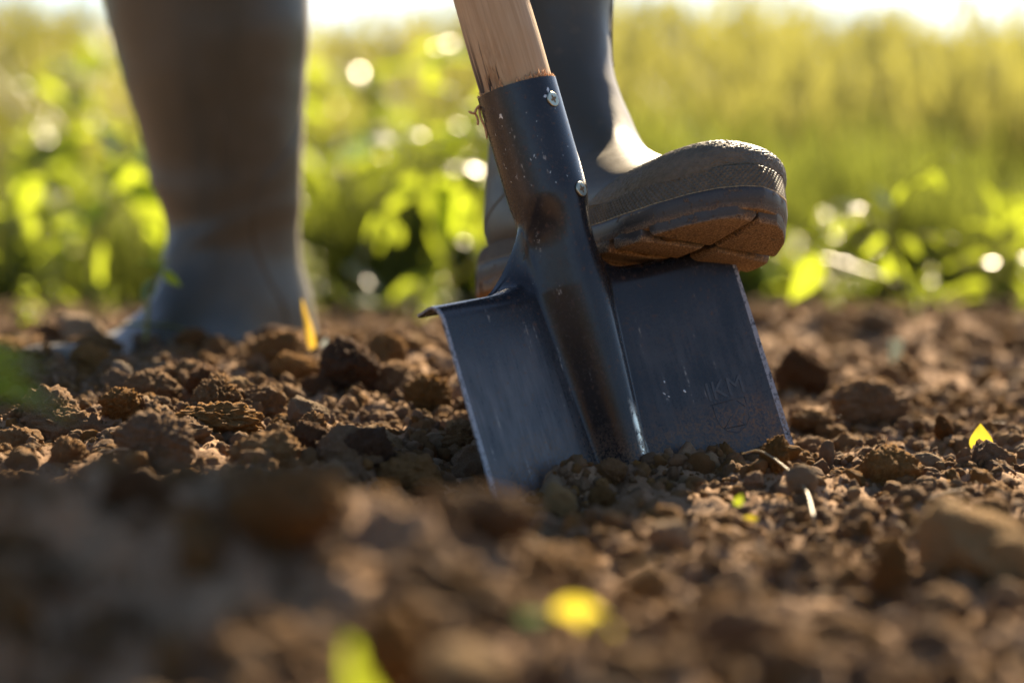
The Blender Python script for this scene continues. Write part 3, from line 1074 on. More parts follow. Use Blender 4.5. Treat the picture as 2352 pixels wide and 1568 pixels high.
boot_l = make_boot(BL, 'grey-green rubber boot standing flat on the soil, behind the clods', 1.22,
                   [(0.250, 0.0022, 0.030, 0.024, 1.2), (0.168, 0.0030, 0.014, -0.022, -1.0), (0.122, 0.0022, 0.010, 0.016, 0.5)], shear=(0.07, 0.0))

# ------------------------------------------------------------------ the person in the boots (out of the frame above)
def skin_person():
    topR = BR @ Vector((0.0, 0, 0.40))
    topL = BL @ Vector((0.01, 0, 0.40))
    lowR = BR @ Vector((0.0, 0, 0.30))
    lowL = BL @ Vector((0.01, 0, 0.30))
    hand = SP @ Vector((0, 0, 0.90))
    hand2 = SP @ Vector((0, 0, 0.72))
    J = {'pelvis': ((.06, 2.04, .93), .13), 'hipR': ((.16, 1.98, .86), .09), 'hipL': ((-.04, 2.05, .86), .088),
         'kneeR': ((topR.x + .07, topR.y - .05, .52), .068), 'kneeL': ((topL.x, topL.y + .03, .51), .062),
         'calfR': (tuple(topR), .048), 'calfL': (tuple(topL), .052), 'footR': (tuple(lowR), .036), 'footL': (tuple(lowL), .040),
         'waist': ((.05, 2.04, 1.10), .13), 'chest': ((.03, 1.98, 1.32), .15), 'neck': ((.0, 1.93, 1.50), .055), 'head': ((.0, 1.90, 1.60), .085), 'crown': ((.0, 1.89, 1.70), .075),
         'shR': ((.20, 1.95, 1.42), .065), 'shL': ((-.16, 1.98, 1.42), .065),
         'elR': ((.22, 1.80, 1.18), .045), 'elL': ((-.25, 1.80, 1.15), .045), 'haR': (tuple(hand), .034), 'haL': (tuple(hand2), .034)}
    E = [('pelvis', 'hipR'), ('pelvis', 'hipL'), ('hipR', 'kneeR'), ('hipL', 'kneeL'), ('kneeR', 'calfR'), ('kneeL', 'calfL'), ('calfR', 'footR'), ('calfL', 'footL'),
         ('pelvis', 'waist'), ('waist', 'chest'), ('chest', 'neck'), ('neck', 'head'), ('head', 'crown'), ('chest', 'shR'), ('chest', 'shL'),
         ('shR', 'elR'), ('shL', 'elL'), ('elR', 'haR'), ('elL', 'haL')]
    names = list(J)
    me = bpy.data.meshes.new('person')
    me.from_pydata([J[n][0] for n in names], [(names.index(a), names.index(b)) for a, b in E], [])
    me.materials.append(M['trouser'])
    o = link('person', me)
    o.modifiers.new('skin', 'SKIN')
    for i, n in enumerate(names):
        me.skin_vertices[0].data[i].radius = (J[n][1], J[n][1])
    me.skin_vertices[0].data[0].use_root = True
    s = o.modifiers.new('sub', 'SUBSURF')
    s.levels = s.render_levels = 2
    for m_ in o.modifiers:
        if m_.type == 'SKIN':
            m_.use_smooth_shade = True
    tag(o, 'person in dark work clothes standing in the rubber boots, holding the spade shaft', 'person')
skin_person()

# ------------------------------------------------------------------ clods
HERO = [clod_mesh(100 + k, 5, M['clod'], 0.55 + 0.1 * (k % 3), 0.8 + 0.25 * (k % 3)) for k in range(6)]
HERO_D = [clod_mesh(120 + k, 5, M['clod_dark'], 0.75, 1.0) for k in range(2)]
HERO_S = [clod_mesh(140 + k, 5, M['stone'], 0.75, 0.45) for k in range(4)]
HERO_G = [clod_mesh(160 + k, 5, M['grey_stone'], 0.6, 0.3) for k in range(2)]
SMALL = [clod_mesh(200 + k, 4, M['clod'], 0.85, 1.2) for k in range(9)] + [clod_mesh(230 + k, 4, M['stone'], 0.75, 0.5) for k in range(2)]

CL_GROUP = 'loose clods lying on the dug soil'
def hero(px, base_py, w, h, mesh, label, d=None, rz=None, sink=0.25, dep=None):
    p = ground_hit(px, base_py) if d is None else at(px, base_py, d)
    k = p.y / F_PX
    sx, sz = w * k / 2, h * k / (2 - 2 * sink) * 1.05
    o = link('soil_clod', mesh)
    o.scale = (sx, dep or (sx + sz) / 2, sz)
    o.rotation_euler = (random.uniform(-.15, .15), random.uniform(-.15, .15), rz if rz is not None else 0.0)
    o.location = (p.x, p.y + 0.3 * sx, p.z + sz * (1 - 2 * sink))
    tag(o, label, 'clod', CL_GROUP)
    return o

hero(800, 892, 165, 120, HERO_D[0], 'large dark reddish clod with a pointed peak beside the standing boot')
hero(345, 930, 150, 80, HERO[0], 'rounded crumbly brown clod beside the pale chalky clod')
hero(535, 935, 115, 68, HERO_S[0], 'pale chalky clod with a rounded top in front of the standing boot')
hero(700, 982, 120, 66, HERO_S[1], 'tan block of dry soil with a flat sunlit top')
hero(350, 1066, 240, 118, HERO[1], 'big weathered clod with a crusted rim, thin root hanging over it')
hero(500, 1005, 260, 85, HERO[2], 'wide flat-topped clod carrying a tiny green leaf')
hero(710, 1040, 100, 75, HERO_D[1], 'dark squarish clod with a sunlit rim below the tan block')
hero(762, 1128, 112, 64, HERO_S[2], 'grey-brown clod with a bright sunlit crest in front of the dark squarish clod')
hero(945, 1140, 185, 95, HERO[3], 'broad rough clod in the shade beside the blade edge')
hero(280, 885, 56, 58, HERO_G[0], 'small round grey-tan pebble beside the rounded crumbly clod')
hero(1287, 1185, 84, 72, HERO_S[3], 'tan cube-like clod leaning at the foot of the blade')
hero(1385, 1165, 74, 50, HERO[4], 'small angular clod in the blade shadow beside the tan cube-like clod')
hero(1402, 1112, 86, 58, HERO[5], 'brown clod piled against the ridge of the blade')
hero(1782, 1090, 84, 82, HERO[2], 'knobbly crumb cluster standing at the right corner of the blade')
hero(1842, 1130, 78, 64, HERO_G[1], 'smooth pale rounded stone beside the dry twig')
hero(2048, 1118, 165, 100, HERO[0], 'large crumbly sunlit clod with one upright root hair')
hero(2130, 1080, 80, 40, HERO_G[0], 'flat smooth stone beside the crumbly sunlit clod')
hero(2010, 975, 210, 105, HERO[4], 'dark heap of crumbs beyond the crumbly sunlit clod')
hero(1860, 1000, 130, 60, HERO[5], 'hollowed clod just beyond the right edge of the blade')
hero(2235, 1345, 340, 200, HERO_S[1], 'very large blurred brown lump on the sunny soil', d=1.13)
hero(2050, 1370, 120, 150, HERO[1], 'upright rounded lump leaning on the very large blurred lump', d=1.10)
hero(1540, 1262, 115, 66, HERO_S[0], 'dusty oval clod in the shadow of the blade, away from the metal')
hero(1845, 905, 140, 110, HERO_D[1], 'dark blurred clod behind the right edge of the blade')
hero(2168, 1012, 52, 58, HERO_D[0], 'small dark upright clod beside the straw')
hero(980, 950, 150, 90, HERO[1], 'brown clod tucked behind the left edge of the blade')
hero(315, 1215, 215, 150, HERO_D[0], 'blurred dark clod on the shaded foreground mound', d=0.97)
hero(650, 1235, 370, 170, HERO[2], 'broad blurred grey-brown clod cresting the shaded foreground mound', d=0.93)
hero(1100, 1240, 300, 130, HERO[5], 'blurred sunlit clod at the end of the foreground mound', d=0.97)
hero(1490, 1370, 140, 90, HERO_S[2], 'blurred pale clod above the yellow leaf', d=0.95)
hero(900, 1560, 200, 190, HERO[0], 'tall blurred clod beside the green blade of grass', d=0.74)
hero(1660, 1470, 150, 120, HERO[4], 'blurred dark round clod on the sunny foreground', d=0.97)

# small clods one can count: the ones that show largest
rc = random.Random(21)
def scatter_clod(x, y, s, sink=0.3):
    m_ = rc.choice(SMALL)
    o = link('soil_clod', m_)
    o.scale = (s * rc.uniform(.8, 1.2), s * rc.uniform(.8, 1.2), s * rc.uniform(.6, .95))
    o.rotation_euler = (rc.uniform(-.5, .5), rc.uniform(-.5, .5), rc.uniform(0, 6.28))
    o.location = (x, y, gz(x, y) + s * (0.7 - 1.3 * sink))
    where = ('on the shaded foreground mound' if y < 1.08 and x < 0.02 else 'on the sunny soil in front of the spade' if y < 1.36 else
             'on the soil behind the spade and the boot on its tread' if y > 1.62 else 'on the sunny soil beside the right edge of the blade' if x > 0.12 else 'close around the buried blade')
    tag(o, 'small loose brown clod ' + where, 'clod', CL_GROUP)
def in_keepout(x, y):
    # keep the strip of the blade clear on the camera side of the steel
    l = SP.inverted() @ Vector((x, y, 0.0))
    return abs(l.x) < 0.10 and -0.014 < l.y < 0.012
for k in range(215):
    while True:
        y = 0.62 + 1.75 * rc.random() ** 1.15
        x = rc.uniform(-0.205, 0.205) * y
        if not in_keepout(x, y) and Vector((x - la.x, y - la.y)).length > 0.10:
            break
    s = 0.0045 + 0.012 * rc.random() ** 2.2
    if y < 0.95:
        s *= 1.4
    scatter_clod(x, y, s)

for k in range(46):      # broken clods heaped on the bank beyond the blade's left edge and round the standing boot
    while True:
        y = rc.uniform(1.36, 1.92)
        x = rc.uniform(-0.19, 0.0) * y
        if not in_keepout(x, y) and Vector((x - la.x, y - la.y)).length > 0.11:
            break
    sz = rc.uniform(0.010, 0.021)
    o = link('soil_clod', rc.choice(HERO + [HERO_D[1], HERO_S[0]]))
    o.scale = (sz * rc.uniform(.8, 1.3), sz * rc.uniform(.8, 1.2), sz * rc.uniform(.6, 1.0))
    o.rotation_euler = (rc.uniform(-.6, .6), rc.uniform(-.6, .6), rc.uniform(0, 6.28))
    o.location = (x, y, gz(x, y) + sz * 0.25)
    tag(o, 'rough broken clod on the bank between the blade and the standing boot', 'clod', CL_GROUP)

# crumbs: nobody could count them
def instancer(name, pts, rots, scls, idx, sources, label, cat, kind='stuff'):
    c = bpy.data.collections.new(name + '_source')
    for k, m_ in enumerate(sources):
        o = bpy.data.objects.new('%s_source_%02d' % (name, k), m_)
        c.objects.link(o)
    me = bpy.data.meshes.new(name)
    me.vertices.add(len(pts))
    me.vertices.foreach_set('co', np.asarray(pts, np.float32).ravel())
    for nm, ty, arr in (('rot', 'FLOAT_VECTOR', rots), ('scl', 'FLOAT_VECTOR', scls)):
        a = me.attributes.new(nm, ty, 'POINT')
        a.data.foreach_set('vector', np.asarray(arr, np.float32).ravel())
    a = me.attributes.new('pick', 'INT', 'POINT')
    a.data.foreach_set('value', np.asarray(idx, np.int32))
    o = link(name, me)
    ng = bpy.data.node_groups.new(name, 'GeometryNodeTree')
    ng.interface.new_socket('Geometry', in_out='INPUT', socket_type='NodeSocketGeometry')
    ng.interface.new_socket('Geometry', in_out='OUTPUT', socket_type='NodeSocketGeometry')
    N = ng.nodes
    gi, go = N.new('NodeGroupInput'), N.new('NodeGroupOutput')
    ip = N.new('GeometryNodeInstanceOnPoints')
    ci = N.new('GeometryNodeCollectionInfo')
    ci.inputs['Collection'].default_value = c
    ci.inputs['Separate Children'].default_value = True
    ci.inputs['Reset Children'].default_value = True
    def attr(nm, ty):
        a_ = N.new('GeometryNodeInputNamedAttribute')
        a_.data_type = ty
        a_.inputs['Name'].default_value = nm
        return a_.outputs['Attribute']
    L = ng.links
    L.new(gi.outputs[0], ip.inputs['Points'])
    L.new(ci.outputs[0], ip.inputs['Instance'])
    ip.inputs['Pick Instance'].default_value = True
    L.new(attr('pick', 'INT'), ip.inputs['Instance Index'])
    er = N.new('FunctionNodeEulerToRotation')
    L.new(attr('rot', 'FLOAT_VECTOR'), er.inputs[0])
    L.new(er.outputs[0], ip.inputs['Rotation'])
    L.new(attr('scl', 'FLOAT_VECTOR'), ip.inputs['Scale'])
    L.new(ip.outputs[0], go.inputs[0])
    md = o.modifiers.new('scatter', 'NODES')
    md.node_group = ng
    tag(o, label, cat, kind=kind)
    return o

def crumbs():
    pts, scl = [], []
    def add(n, y0, y1, fx, s0, s1, power):
        y = RNG.uniform(y0, y1, n * 2)
        x = RNG.uniform(-1, 1, n * 2) * (fx * y + 0.09)
        # crumbs gather in patches
        keep = RNG.uniform(size=n * 2) < np.clip(0.55 + 1.1 * fbm(x / 0.06, y / 0.06, 4.4, 2), 0.1, 1)
        x, y = x[keep][:n], y[keep][:n]
        s = s0 + (s1 - s0) * RNG.uniform(size=len(x)) ** power
        L = np.array(SP.inverted())
        loc = np.stack([x, y, np.zeros_like(x), np.ones_like(x)], -1) @ L.T
        bad = (np.abs(loc[:, 0]) < 0.098) & (loc[:, 1] > -0.010) & (loc[:, 1] < 0.004)
        x, y, s = x[~bad], y[~bad], s[~bad]
        z = height(x, y)
        pts.append(np.stack([x, y, z + s * RNG.uniform(-0.55, 0.35, len(x))], -1))
        scl.append(s[:, None] * RNG.uniform(0.6, 1.35, (len(x), 3)))
    add(60000, 1.10, 1.85, 0.20, 0.0006, 0.0046, 4.0)
    add(8000, 1.10, 1.9, 0.20, 0.0022, 0.0085, 3.0)
    add(12000, 0.62, 1.12, 0.26, 0.0012, 0.0080, 3.0)
    add(14000, 1.8, 2.6, 0.22, 0.0014, 0.0090, 3.0)
    add(2500, 2.5, 3.4, 0.25, 0.003, 0.012, 2.0)
    pts_, scl_ = np.concatenate(pts), np.concatenate(scl)
    n = len(pts_)
    src = [clod_mesh(300 + k, 3, M['clod'], 0.85, 1.15, 'crumb') for k in range(13)] + [clod_mesh(320 + k, 3, M['stone'], 0.9, 0.7, 'crumb') for k in range(1)]
    instancer('soil_crumbs', pts_, RNG.uniform(0, 6.28, (n, 3)), scl_, RNG.integers(0, len(src), n), src, 'fine brown crumbs of loose dug soil', 'soil')
crumbs()

# ------------------------------------------------------------------ leaves and plants
def leaf_mesh(name, mat, wid=0.42, fold=0.12, droop=0.25, nl=9, tip=1.2, seed=0, wavy=0.03):
    """unit leaf along +X, lying in XY, Z up"""
    r = np.random.default_rng(seed)
    V, Fs = [], []
    for i in range(nl + 1):
        t = i / nl
        w = wid * 0.5 * (math.sin(math.pi * t ** (0.75)) ** 0.85) * (1 - 0.25 * t) + 0.012 * (1 - t)
        if i == nl:
            w = 0.004
        x = t * (1 - 0.1 * droop * t)
        z = -droop * t * t * 0.6
        for k, s in enumerate((-1, -.55, 0, .55, 1)):
            V.append((x, s * w, z + fold * abs(s) * w * 2 + wavy * math.sin(t * 9 + s * 2 + seed) * abs(s)))
    for i in range(nl):
        for k in range(4):
            Fs.append((i * 5 + k, i * 5 + k + 1, (i + 1) * 5 + k + 1, (i + 1) * 5 + k))
    return mesh_np(name, V, Fs, mat)
LEAF = [leaf_mesh('leaf', M['leaf'], 0.42, 0.2, 0.4, seed=1), leaf_mesh('leaf', M['leaf'], 0.28, 0.3, 0.6, seed=2), leaf_mesh('leaf', M['leaf'], 0.52, 0.12, 0.3, seed=3)]
LEAF_B = leaf_mesh('leaf', M['leaf_blue'], 0.5, 0.15, 0.2, seed=5)
LEAF_Y = leaf_mesh('leaf', M['leaf_yellow'], 0.55, 0.10, 0.15, seed=6)
LEAF_O = leaf_mesh('leaf', M['leaf_orange'], 0.20, 0.2, 0.1, seed=7)
LEAF_N = leaf_mesh('leaf', M['leaf'], 0.14, 0.2, 0.5, seed=8)

def leaf_matrix(pos, direction, normal, length, width=1.0):
    d = Vector(direction).normalized()
    n = Vector(normal)
    n = (n - d * n.dot(d))
    if n.length < 1e-4:
        n = Vector((0.3, 0.5, 0.8)) - d * d.dot(Vector((0.3, 0.5, 0.8)))
    n.normalize()
    y = n.cross(d)
    R = Matrix(((d.x, y.x, n.x), (d.y, y.y, n.y), (d.z, y.z, n.z))).to_4x4()
    return Matrix.Translation(Vector(pos)) @ R @ Matrix.Diagonal((length, length * width, length, 1))

def place_leaf(parent, base_inv, pos, direction, normal, length, mesh, width=1.0, name='leaf'):
    o = link(name, mesh, parent)
    o.matrix_local = base_inv @ leaf_matrix(pos, direction, normal, length, width)
    return o

def sprig(name, label, cat, base, stems, leaves, group=None, stem_mat='stem'):
    """stems: ([(px,py,d)...], r0, r1); leaves: (px, py, d, angle deg in picture, length px, mesh, face) with face 0 = broadside, 1 = edge-on"""
    root = empty(name, loc=base)
    tag(root, label, cat, group)
    inv = Matrix.Translation(-Vector(base))
    for pts, r0, r1 in stems:
        P = [at(*p) - Vector(base) for p in pts]
        P = spline(P, 4 * len(P))
        v, f = tube(P, list(np.linspace(r0, r1, len(P))), 7)
        link('stem', mesh_np('stem', v, f, M[stem_mat]), root)
    rl = random.Random(len(label))
    for px, py, d, ang, lp, mesh, face in leaves:
        a = math.radians(ang)
        dep = rl.uniform(-.35, .35)
        direction = Vector((math.cos(a), dep, math.sin(a)))
        normal = Vector((rl.uniform(-.3, .3), -1 + face, face + rl.uniform(0, .3)))
        place_leaf(root, inv, at(px, py, d), direction, normal, lp * d / F_PX, mesh)
    return root

L0, L1, L2 = LEAF
# weed on the right, beyond the spade
b = ground_hit(2100, 722, 1.9, 3.2)
D = 2.32
b = at(2100, 715, D); b.z = gz(b.x, b.y)
sprig('weed', 'branching green weed with one broad drooping leaf, growing at the edge of the soil', 'weed', b,
      [([(2103, 760, D), (2095, 700, D), (2070, 640, D), (2052, 590, D), (2040, 540, D), (2050, 480, D)], .0036, .0018),
       ([(2080, 665, D), (2020, 635, D), (1950, 610, D), (1880, 590, D)], .0024, .0012),
       ([(2045, 520, D), (2075, 450, D), (2120, 400, D), (2170, 362, D), (2210, 362, D)], .0018, .0008),
       ([(2050, 560, D), (2000, 510, D), (1940, 480, D)], .0014, .0008),
       ([(2050, 560, D), (2110, 540, D), (2160, 545, D)], .0014, .0008)],
      [(1885, 590, D, 235, 125, L2, 0.0), (1870, 592, D, 160, 46, L0, .5), (1990, 505, D, 200, 70, L0, .4), (1990, 480, D, 165, 78, LEAF_B, .6), (1930, 500, D, 250, 54, L1, .1),
       (2045, 480, D, 130, 74, LEAF_B, .6), (2060, 470, D, 60, 70, L0, .4), (2090, 430, D, 20, 70, L1, .3), (2130, 395, D, 315, 58, L2, .0), (2190, 360, D, 350, 46, L1, .6), (2150, 370, D, 200, 54, L0, .6),
       (2040, 540, D, 215, 78, L1, .2), (2060, 545, D, 325, 85, L0, .5), (2110, 540, D, 340, 70, L0, .5), (2150, 545, D, 10, 70, L1, .6), (2060, 600, D, 290, 85, L1, .0), (2050, 570, D, 260, 85, L0, .1), (2090, 700, D, 150, 54, L1, .5)])
b = at(2245, 712, 2.45); b.z = gz(b.x, b.y)
D = 2.45
sprig('weed', 'upright weed with a spray of narrow leaves at its top, beside the branching weed', 'weed', b,
      [([(2240, 760, D), (2252, 690, D), (2290, 610, D), (2300, 540, D), (2305, 480, D)], .0032, .0014), ([(2290, 610, D), (2340, 660, D), (2370, 720, D)], .0016, .001)],
      [(2300, 520, D, 110, 115, LEAF[1], .1), (2305, 500, D, 70, 125, LEAF[1], .1), (2310, 520, D, 35, 110, L1, .1), (2300, 540, D, 150, 100, L1, .1), (2290, 600, D, 175, 130, L0, .5), (2295, 590, D, 10, 100, L0, .5),
       (2270, 660, D, 180, 120, L1, .3), (2320, 640, D, 320, 90, L1, .4), (2260, 690, D, 170, 80, L1, .6), (2345, 560, D, 60, 120, L1, .2), (2320, 480, D, 20, 90, L1, .3)])
# leafy weed behind the standing boot, on its left
b = at(215, 700, 2.55); b.z = gz(b.x, b.y)
D = 2.55
sprig('weed', 'leafy weed with bright backlit leaves touching the outline of the standing boot', 'weed', b,
      [([(215, 740, D), (212, 640, D), (230, 540, D), (260, 430, D), (285, 350, D)], .0035, .0015), ([(230, 540, D), (170, 470, D), (100, 420, D)], .002, .001), ([(240, 500, D), (300, 440, D), (340, 400, D)], .002, .001)],
      [(255, 395, D, 330, 150, L2, .0), (320, 400, D, 290, 165, L2, 0), (345, 500, D, 280, 110, L1, 0), (110, 410, D, 220, 120, L2, 0), (60, 390, D, 250, 100, L0, 0), (180, 480, D, 250, 90, LEAF_B, .5), (270, 360, D, 120, 100, LEAF_B, .5),
       (150, 440, D, 150, 110, L0, .6), (235, 560, D, 265, 130, LEAF_N, 0), (260, 430, D, 60, 110, L0, .5), (300, 370, D, 20, 90, LEAF_B, .4), (160, 560, D, 200, 100, L1, .4), (215, 620, D, 250, 90, L1, .3), (250, 470, D, 215, 140, L0, 0), (40, 480, D, 300, 110, L0, .4)])
# weeds between the two boots
b = at(860, 720, 2.5); b.z = gz(b.x, b.y)
D = 2.5
sprig('weed', 'weed with slanting stems and a bluish leaf, between the two boots', 'weed', b,
      [([(800, 720, D), (830, 600, D), (880, 480, D), (920, 380, D), (940, 330, D)], .0032, .0013), ([(905, 700, D), (990, 670, D), (1070, 620, D), (1120, 560, D)], .003, .0014)],
      [(860, 335, D, 200, 90, LEAF_B, 0.0), (920, 335, D, 165, 130, LEAF_B, .75), (930, 340, D, 20, 100, L0, .6), (900, 420, D, 190, 80, L0, .6), (880, 480, D, 240, 90, L1, .1), (790, 610, D, 330, 110, LEAF_B, .8), (730, 640, D, 330, 110, L0, .8),
       (880, 700, D, 170, 100, LEAF_B, .9), (950, 690, D, 10, 110, LEAF_B, .9), (920, 560, D, 120, 90, L0, .4)])
b = at(1035, 715, 2.6); b.z = gz(b.x, b.y)
D = 2.6
sprig('weed', 'weed with hanging yellow-green leaves, close behind the spade socket', 'weed', b,
      [([(1020, 740, D), (1030, 640, D), (1010, 500, D), (990, 390, D), (1010, 310, D)], .0032, .0012), ([(1010, 480, D), (1060, 420, D), (1080, 370, D)], .002, .001)],
      [(985, 400, D, 290, 170, L2, 0), (1040, 410, D, 265, 160, L2, 0), (1000, 500, D, 280, 110, L0, 0), (960, 400, D, 230, 120, L0, 0), (1000, 330, D, 160, 110, LEAF_B, .85), (1020, 310, D, 10, 120, LEAF_B, .9), (1060, 380, D, 340, 90, LEAF_B, .8),
       (1040, 540, D, 330, 90, LEAF_B, .8), (900, 480, D, 250, 110, L1, .2), (1060, 480, D, 300, 120, L0, .1), (1090, 450, D, 250, 120, L1, .2), (980, 640, D, 200, 120, L1, .5)])

# small plant in front of the standing boot
b = ground_hit(335, 800, 1.3, 2.2)
D = b.y
sprig('seedling', 'thin seedling with drooping dull leaves in front of the standing boot', 'seedling', b,
      [([(333, 806, D), (338, 740, D), (345, 660, D), (372, 622, D)], .0019, .0010), ([(338, 745, D), (390, 748, D), (440, 762, D)], .0013, .0007), ([(338, 745, D), (290, 745, D), (255, 760, D)], .0013, .0007)],
      [(372, 622, D, 320, 60, L0, .2), (370, 622, D, 150, 65, L0, .4), (355, 640, D, 240, 70, LEAF_B, .3), (420, 756, D, 345, 70, LEAF_N, .3), (365, 625, D, 60, 40, L1, .4)])

def single_leaf(name, label, px, py, ang, lp, mesh, face=0.2, d=None, lift=0.0, width=1.0, dep=0.1):
    p = ground_hit(px, py) if d is None else at(px, py, d)
    a = math.radians(ang)
    o = link(name, mesh)
    o.matrix_world = leaf_matrix(p + Vector((0, 0, lift)), (math.cos(a), dep, math.sin(a)), (0.1, -1 + face, face + .15), lp * p.y / F_PX, width)
    tag(o, label, 'leaf')
    return o
single_leaf('upright_grass_leaf', 'orange-yellow pointed blade standing upright beside the heel of the standing boot', 722, 815, 102, 140, LEAF_O, 0.1, lift=-0.002, width=0.7)
single_leaf('upright_grass_leaf', 'pale curled blade beside the orange-yellow blade, above the dark clod', 738, 815, 78, 62, leaf_mesh('leaf', M['pale'], 0.35, .2, .6, seed=12), 0.1, lift=-0.003)
single_leaf('fallen_leaf', 'yellow pointed leaf standing in the sunny soil', 2252, 1066, 88, 72, LEAF_Y, 0.0, lift=0.005, width=1.5)
single_leaf('fallen_leaf', 'light green scrap of leaf beside the yellow pointed leaf', 2268, 1052, 4, 45, L1, 0.7, lift=0.001, width=.8)
single_leaf('fallen_leaf', 'tiny round light-green leaf on the soil in front of the blade', 1690, 1190, 60, 32, L2, 0.1, width=1.5, lift=0.005)
single_leaf('fallen_leaf', 'small yellow-green leaf beside the tiny round leaf', 1702, 1204, 10, 44, LEAF_Y, 0.35, lift=0.001)
single_leaf('fallen_leaf', 'bright yellow blurred leaf lying on the foreground soil', 1258, 1440, 345, 180, LEAF_Y, 0.15, lift=0.004, width=1.25, dep=-.1)
single_leaf('fallen_leaf', 'dark green blurred leaf beside the bright yellow leaf', 1185, 1450, 10, 80, LEAF_B, 0.3, lift=0.002)
single_leaf('upright_grass_leaf', 'blurred green blade of grass rising out of the foreground mound', 865, 1640, 112, 190, leaf_mesh('leaf', M['leaf'], 0.5, .1, .1, seed=15), 0.0)
single_leaf('fallen_leaf', 'tiny bright green leaf standing on the wide flat-topped clod', 543, 956, 80, 26, L0, 0.0, d=1.545)
single_leaf('fallen_leaf', 'withered yellow-green leaf stalk beside the tan block of soil', 602, 938, 320, 75, leaf_mesh('leaf', M['leaf_yellow'], 0.25, .3, .3, seed=18), 0.2, d=1.60)
b = at(-190, 1250, 0.93); b.z = gz(b.x, b.y)
D = 0.93
sprig('weed', 'blurred dull green weed leaning over the shaded foreground mound', 'weed', b,
      [([(-190, 1330, D), (-180, 1100, D), (-150, 950, D), (-90, 860, D)], .0018, .0009), ([(-165, 1000, D), (-110, 930, D), (-70, 905, D)], .0012, .0008)],
      [(-95, 850, D, 12, 200, L1, .3), (-75, 905, D, 4, 260, L1, .4), (-100, 860, D, 35, 180, L1, .3), (-160, 960, D, 200, 200, L0, .3)])

def strand(name, label, cat, pts, r0, r1, mat, n=24, parent=None):
    P = spline(pts, n)
    v, f = tube(P, list(np.linspace(r0, r1, n)), 6)
    o = link(name, mesh_np(name, v, f, mat), parent)
    if label:
        tag(o, label, cat)
    return o
# dry twig lying from the blade over the soil
def on_soil(px, py, lift):
    return ground_hit(px, py) + Vector((0, 0, lift))
strand('dry_twig', 'thin dry twig lying from the blade across the sunny crumbs', 'twig',
       [on_soil(1705, 1085, .008), on_soil(1745, 1100, .012), on_soil(1795, 1130, .013), on_soil(1848, 1172, .010), on_soil(1870, 1215, .004)], 0.0004, 0.0009, M['straw'])
rs = random.Random(31)
for k in range(9):
    q = ground_hit(rs.choice([rs.uniform(60, 1000), rs.uniform(1750, 2330)]), rs.uniform(960, 1180))
    an, ln = rs.uniform(-.5, .5), rs.uniform(.008, .022)
    dv_ = Vector((math.cos(an), math.sin(an), rs.uniform(-.1, .25))) * ln
    o = strand('straw', 'short bit of dry straw lying loose on the crumbs', 'straw', [q + Vector((0, 0, .003)), q + dv_ * .5 + Vector((0, 0, .0045)), q + dv_ + Vector((0, 0, .0035))], .0005, .0003, M['straw'], 8)
    o['group'] = 'bits of straw on the soil'
p = [at(2098, 968, 1.78), at(2160, 972, 1.78), at(2230, 980, 1.77), at(2310, 975, 1.77)]
strand('straw', 'pale straw lying across the soil beyond the yellow leaf', 'straw', p, 0.0022, 0.0016, M['straw'])
p = [at(2185, 1000, 1.74), at(2240, 990, 1.74), at(2310, 972, 1.75)]
strand('grass_stalk', 'green stalk lying over the pale straw', 'stalk', p, 0.0020, 0.0010, M['stem'])
p = [at(1985, 1000, 1.66), at(2020, 1030, 1.65), at(2040, 1052, 1.64)]
strand('straw', 'short grey straw lying behind the crumbly sunlit clod', 'straw', p, 0.0011, 0.0007, M['straw'])
p = [at(2052, 900, 2.02), at(2056, 850, 2.02), at(2058, 800, 2.02), at(2058, 780, 2.02)]
strand('pale_sprout', 'pale glassy sprout standing in the soil beyond the straw', 'sprout', p, 0.0030, 0.0050, M['pale'])
p = [at(343, 1070, 1.41), at(340, 1035, 1.42), at(342, 1005, 1.43), at(338, 985, 1.44)]
strand('root_hair', 'thin pale root hanging over the big weathered clod', 'root', p, 0.00035, 0.0002, M['root'])
p = [at(2036, 1040, 1.475), at(2034, 1022, 1.475), at(2037, 1004, 1.475)]
strand('root_hair', 'single upright root hair on the large crumbly sunlit clod', 'root', p, 0.0003, 0.00015, M['root'])
p = [at(815, 1052, 1.45), at(840, 1040, 1.45), at(870, 1030, 1.45), at(905, 1024, 1.46)]
strand('straw', 'short sunlit straw stub lying near the shaded rough clod', 'straw', p, 0.0016, 0.0009, M['straw'])
# tuft of dug-up roots on the left
RD = ground_hit(430, 1088).y
root = empty('root_tuft', loc=at(430, 1090, RD))
tag(root, 'tuft of dry sunlit roots sticking out of the soil below the big weathered clod', 'roots')
ri = -Vector(root.location)
for pts in ([(365, 1045), (380, 1062), (388, 1085), (402, 1115)], [(358, 1052), (372, 1046), (380, 1062)], [(395, 1095), (400, 1070), (425, 1056), (440, 1048), (444, 1060)],
            [(440, 1048), (437, 1070), (440, 1090)], [(415, 1095), (425, 1075), (410, 1060), (412, 1040)], [(455, 1090), (470, 1070), (480, 1050)], [(420, 1110), (432, 1092), (450, 1086), (468, 1090)],
            [(460, 1075), (480, 1068), (500, 1075), (520, 1068)], [(470, 1085), (490, 1080), (505, 1082)], [(430, 1100), (428, 1080), (436, 1070), (430, 1062)], [(500, 1060), (515, 1072), (530, 1078)]):
    P = [at(a + random.uniform(-2, 2), b_, RD + random.uniform(-.008, .004)) + ri for a, b_ in pts]
    strand('root_fibre', None, None, P, 0.0006, 0.00025, M['root'], 16, root)

